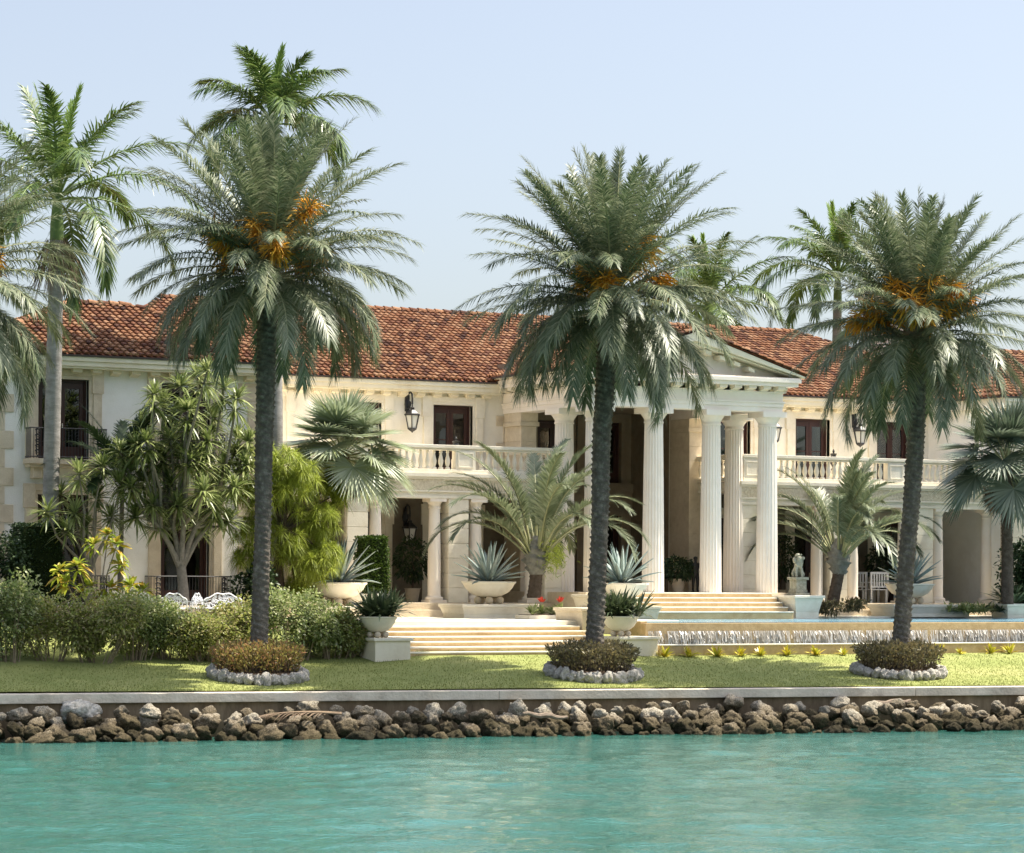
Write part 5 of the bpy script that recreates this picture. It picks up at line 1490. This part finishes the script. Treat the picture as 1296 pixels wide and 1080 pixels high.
def lion(x, y, z, label):
    t = thing('lion_statue', label, 'statue', (x, y, z)); pedestal_part(t, x, y, z, .66, .25); zz = z+.66
    # seated, facing the water and a little left
    a = R(-115); c, s = math.cos(a), math.sin(a)
    def q(f, l, u, r): return (x+f*c-l*s, y+f*s+l*c, zz+u, r)
    J = [q(-.16, 0, .16, .15), q(-.06, 0, .30, .15), q(.06, 0, .45, .145), q(.12, 0, .58, .13), q(.19, 0, .70, .12), q(.31, 0, .68, .06),
         q(.16, .09, .36, .06), q(.20, .10, .16, .045), q(.22, .10, .03, .045), q(.28, .10, .02, .04),
         q(.16, -.09, .36, .06), q(.20, -.10, .16, .045), q(.22, -.10, .03, .045), q(.28, -.10, .02, .04),
         q(-.10, .17, .14, .10), q(.04, .19, .10, .06), q(.02, .18, .03, .045), q(.12, .18, .02, .04),
         q(-.10, -.17, .14, .10), q(.04, -.19, .10, .06), q(.02, -.18, .03, .045), q(.12, -.18, .02, .04),
         q(-.28, 0, .06, .03), q(-.32, .12, .04, .025)]
    E_ = [(0, 1), (1, 2), (2, 3), (3, 4), (4, 5), (2, 6), (6, 7), (7, 8), (8, 9), (2, 10), (10, 11), (11, 12), (12, 13), (0, 14), (14, 15), (15, 16), (16, 17), (0, 18), (18, 19), (19, 20), (20, 21), (0, 22), (22, 23)]
    skin('body', J, E_, M['statue'], t)
    r = np.random.default_rng(3); mb = MB()
    for k in range(46):
        d = nrm(r.normal(0, 1, 3)); f, l, u = .13+d[0]*.15, d[1]*.17, .63+d[2]*.19
        if d[0] > .55: continue
        p = q(f, l, u, 0); mb.ball(p[:3], r.uniform(.045, .07), 7, 5)
    mb.build('mane', M['statue'], t, True)
    mb = MB()
    for l in (-.09, .09): mb.ball(q(.15, l, .82, 0)[:3], .035, 7, 5)
    mb.build('ears', M['statue'], t, True)
lp = V(1010, 751, -7.5); lion(lp.x, lp.y, 3.925, 'mossy seated lion statue on a small plinth right of the portico steps')
def figure(x, y, z, H, label, mat, face, group=None, plinth=None, name='standing_statue'):
    t = thing(name, label, 'statue', (x, y, z), group)
    if plinth: pedestal_part(t, x, y, z, plinth, .2); z += plinth
    c, s = math.cos(face), math.sin(face)
    def q(f, l, u, r): return (x+(f*c-l*s)*H, y+(f*s+l*c)*H, z+u*H, r*H)
    J = [q(0, 0, .52, (.085, .065)[0]), q(0, 0, .62, .075), q(.01, 0, .74, .088), q(.0, 0, .83, .045), q(.0, 0, .87, .035), q(.01, 0, .93, .062), q(.015, 0, .98, .045),
         q(0, .11, .79, .04), q(.03, .15, .64, .032), q(.12, .10, .56, .026), q(.16, .06, .58, .024),
         q(0, -.11, .79, .04), q(-.01, -.15, .63, .032), q(.05, -.14, .48, .026), q(.07, -.13, .43, .022),
         q(0, .055, .46, .065), q(.02, .06, .27, .045), q(0, .06, .05, .03), q(.08, .065, .015, .025),
         q(0, -.055, .46, .065), q(-.01, -.06, .27, .045), q(-.03, -.06, .05, .03), q(.05, -.065, .015, .025)]
    E_ = [(0, 1), (1, 2), (2, 3), (3, 4), (4, 5), (5, 6), (2, 7), (7, 8), (8, 9), (9, 10), (2, 11), (11, 12), (12, 13), (13, 14), (0, 15), (15, 16), (16, 17), (17, 18), (0, 19), (19, 20), (20, 21), (21, 22)]
    skin('body', J, E_, M[mat], t)
    mb = MB(); mb.lathe(x, y, [(.13*H, z-.01), (.13*H, z+.025*H)], 16); mb.build('base', M[mat], t)
    mb = MB(); mb.ball(q(.0, 0, .955, 0)[:3], .062*H, 10, 7, (1, 1, .8)); mb.ball(q(.065, 0, .925, 0)[:3], .014*H, 6, 4); mb.build('hair', M[mat], t, True)
fpn = V(791, 746, -7.4); figure(fpn.x, fpn.y, 3.92, .98, 'small pale standing figure statue beside the agave, left of the portico columns', 'statue', R(-100), None, .34, 'figure_statue')
dp = V(880, 750, -2.6); figure(dp.x, -2.6, 4.0, 1.35, 'dark standing figure statue in the portico, half behind the third column', 'dark_statue', R(-100), None, None, 'figure_statue')

# dark finials behind the balcony rail
def urn(x, y, z, label):
    t = thing('garden_urn', label, 'urn', (x, y, z), 'dark urns on the balconies')
    mb = MB(); mb.box(x-.12, x+.12, y-.12, y+.12, z, z+.55); mb.build('stand', M['pale_stone'], t)
    mb = MB(); mb.lathe(x, y, [(.08, z+.55), (.10, z+.58), (.05, z+.66), (.13, z+.82), (.15, z+1.0), (.10, z+1.12), (.14, z+1.2), (.03, z+1.22), (.05, z+1.30), (.01, z+1.38)], 14); mb.build('vase', M['dark_statue'], t, True)
u = V(577, 558, -3.4); urn(u.x, u.y, 8.2, 'dark urn above the rail in front of the left balcony door')
u = V(1055, 570, -3.0); urn(u.x, u.y, 8.2, 'dark urn above the rail between the right balcony doors')

# ------------------------------------------------------------------ chairs
def slat_chair(loc, rz, label):
    t = thing('slatted_chair', label, 'chair', (0, 0, 0), 'white slatted chairs in the right loggia')
    w, d, h = .30, .28, .46
    mb = MB()
    for k in range(6): mb.box(-w, w, -d+k*.095, -d+k*.095+.085, h-.03, h)
    mb.build('seat', M['white_iron'], t)
    for sx in (-1, 1):
        for sy in (-1, 1):
            m_ = MB(); x = sx*(w-.03); y = sy*(d-.03); m_.box(x-.025, x+.025, y-.025, y+.025, 0, h-.031 if sy < 0 else h-.031); m_.build('leg', M['white_iron'], t)
    mb = MB()
    mb.box(-w, w, d-.02, d+.02, h+.50, h+.57, 0, 0); mb.box(-w, w, d-.02, d+.02, h+.05, h+.10)
    for k in range(7): x = -w+.02+k*(2*w-.04)/6; mb.box(x-.02, x+.02, d-.015, d+.015, h+.10, h+.50)
    for sx in (-1, 1): mb.box(sx*w-.025, sx*w+.025, d-.026, d+.026, h, h+.57)
    mb.build('backrest', M['white_iron'], t)
    for sx in (-1, 1):
        mb = MB(); mb.box(sx*w-.03, sx*w+.03, -d, d-.03, h+.20, h+.24); mb.box(sx*w-.02, sx*w+.02, -d, -d+.04, h, h+.2); mb.build('armrest', M['white_iron'], t)
    t.location = loc; t.rotation_euler = (0, 0, rz); t.scale = (1.25, 1.25, 1.18); t['label'] = label
    return t
c0 = slat_chair(V(1107, 763, -3.2)*1.0, R(175), 'middle white slatted chair, its back to the pool')
for px, ty, rz, lab in ((1090, -2.5, 120, 'left white slatted chair beside the loggia column'), (1122, -2.3, 235, 'right white slatted chair close to the date palm trunk')):
    p = V(px, 763, ty); copy_tree(c0, (p.x, p.y, 3.6), R(rz), 1, lab).scale = (1.25, 1.25, 1.18)
c0.location.z = 3.6
def iron_chair(loc, rz, label, wide=1.0):
    t = thing('garden_chair', label, 'chair', loc, 'white cast iron garden chairs behind the hedge')
    r = np.random.default_rng(9); w = .30*wide
    def q(a, b, c): v = Matrix.Rotation(rz, 3, 'Z')@Vector((a, b, 0)); return (loc[0]+v.x, loc[1]+v.y, loc[2]+c)
    mb = MB(); n = 14
    top = [(-w+2*w*k/n, .25, .68+.24*math.sin(PI*k/n)**.7+.025*math.cos(6*PI*k/n)) for k in range(n+1)]
    mb.tube([q(*p) for p in top], .022, 6)
    mb.tube([q(-w, .25, .45), q(-w, .25, .70)], .02, 6); mb.tube([q(w, .25, .45), q(w, .25, .70)], .02, 6); mb.tube([q(-w, .25, .46), q(w, .25, .46)], .02, 6)
    for k in range(int(34*wide)):                       # leaf scroll filling
        a, z = r.uniform(-w*.9, w*.9), r.uniform(.48, .66+.2*math.sqrt(max(.05, 1-(0)**2)))
        z = min(z, .64+.22*max(.1, math.cos(a/w*1.4)))
        r0 = r.uniform(.025, .05); a0 = r.uniform(0, 6)
        mb.tube([q(a+r0*math.cos(a0+j*.9), .25, z+r0*math.sin(a0+j*.9)) for j in range(7)], .012, 4)
    mb.build('backrest', M['white_iron'], t)
    mb = MB(); mb.tube([q(0, 0, .43), q(0, 0, .46)], [w, w], 16); mb.build('seat', M['white_iron'], t)
    for sx in (-1, 1):
        for sy in (-1, 1):
            m_ = MB(); m_.tube([q(sx*w*.8, sy*.2, .44), q(sx*w*.7, sy*.18, .2), q(sx*w*.95, sy*.26, 0)], [.022, .018, .022], 6); m_.build('leg', M['white_iron'], t)
        m_ = MB(); m_.tube([q(sx*w, .24, .66), q(sx*w*1.08, .0, .66), q(sx*w*1.05, -.2, .62), q(sx*w*.95, -.22, .44)], .018, 6); m_.build('armrest', M['white_iron'], t)
for px, t_, rz, wd, lab in ((182, -11.0, 160, .9, 'white iron garden chair behind the croton'), (216, -11.4, 178, 1.5, 'white iron garden chair left of the dracaena trunk'), (241, -10.6, 215, 1.0, 'white iron garden chair just right of the dracaena trunk'), (278, -11.2, 182, 2.2, 'wide white iron garden bench left of the date palm')):
    p = V(px, 771, t_); iron_chair((p.x, p.y, V(px, 752, t_).z-.90), R(rz), lab, wd)

# potted plants in the shade of the loggias and portico
def potted(x, y, z, h, label, seed, mat):
    r = np.random.default_rng(seed); t = thing('potted_tree', label, 'potted plant', (x, y, z), 'potted plants in the shade')
    MB().lathe(x, y, [(.20, z), (.28, z+.45), (.31, z+.5), (.26, z+.5), (.25, z+.44)], 16).build('pot', M['stone'], t, True)
    MB().tube([(x, y, z+.4), (x+.03, y, z+h*.6)], [.04, .03], 6).build('trunk', M['bark_brown'], t)
    a = Acc(); n = 900; d = nrm(r.normal(0, 1, (n, 3)))*r.uniform(.3, 1, n)[:, None]**.5
    B = np.array([x, y, z+h*.68])+d*np.array([.72, .6, h*.36]); D = d+r.normal(0, .5, (n, 3))-np.array([0, 0, .5])
    v, q = straps(B, D, r.uniform(.1, .2, n), .035, r.normal(0, 1, (n, 3)), (.3, 1, .1), .2, (0, .5, 1)); a.add(v, q); a.build('foliage', mat, t)
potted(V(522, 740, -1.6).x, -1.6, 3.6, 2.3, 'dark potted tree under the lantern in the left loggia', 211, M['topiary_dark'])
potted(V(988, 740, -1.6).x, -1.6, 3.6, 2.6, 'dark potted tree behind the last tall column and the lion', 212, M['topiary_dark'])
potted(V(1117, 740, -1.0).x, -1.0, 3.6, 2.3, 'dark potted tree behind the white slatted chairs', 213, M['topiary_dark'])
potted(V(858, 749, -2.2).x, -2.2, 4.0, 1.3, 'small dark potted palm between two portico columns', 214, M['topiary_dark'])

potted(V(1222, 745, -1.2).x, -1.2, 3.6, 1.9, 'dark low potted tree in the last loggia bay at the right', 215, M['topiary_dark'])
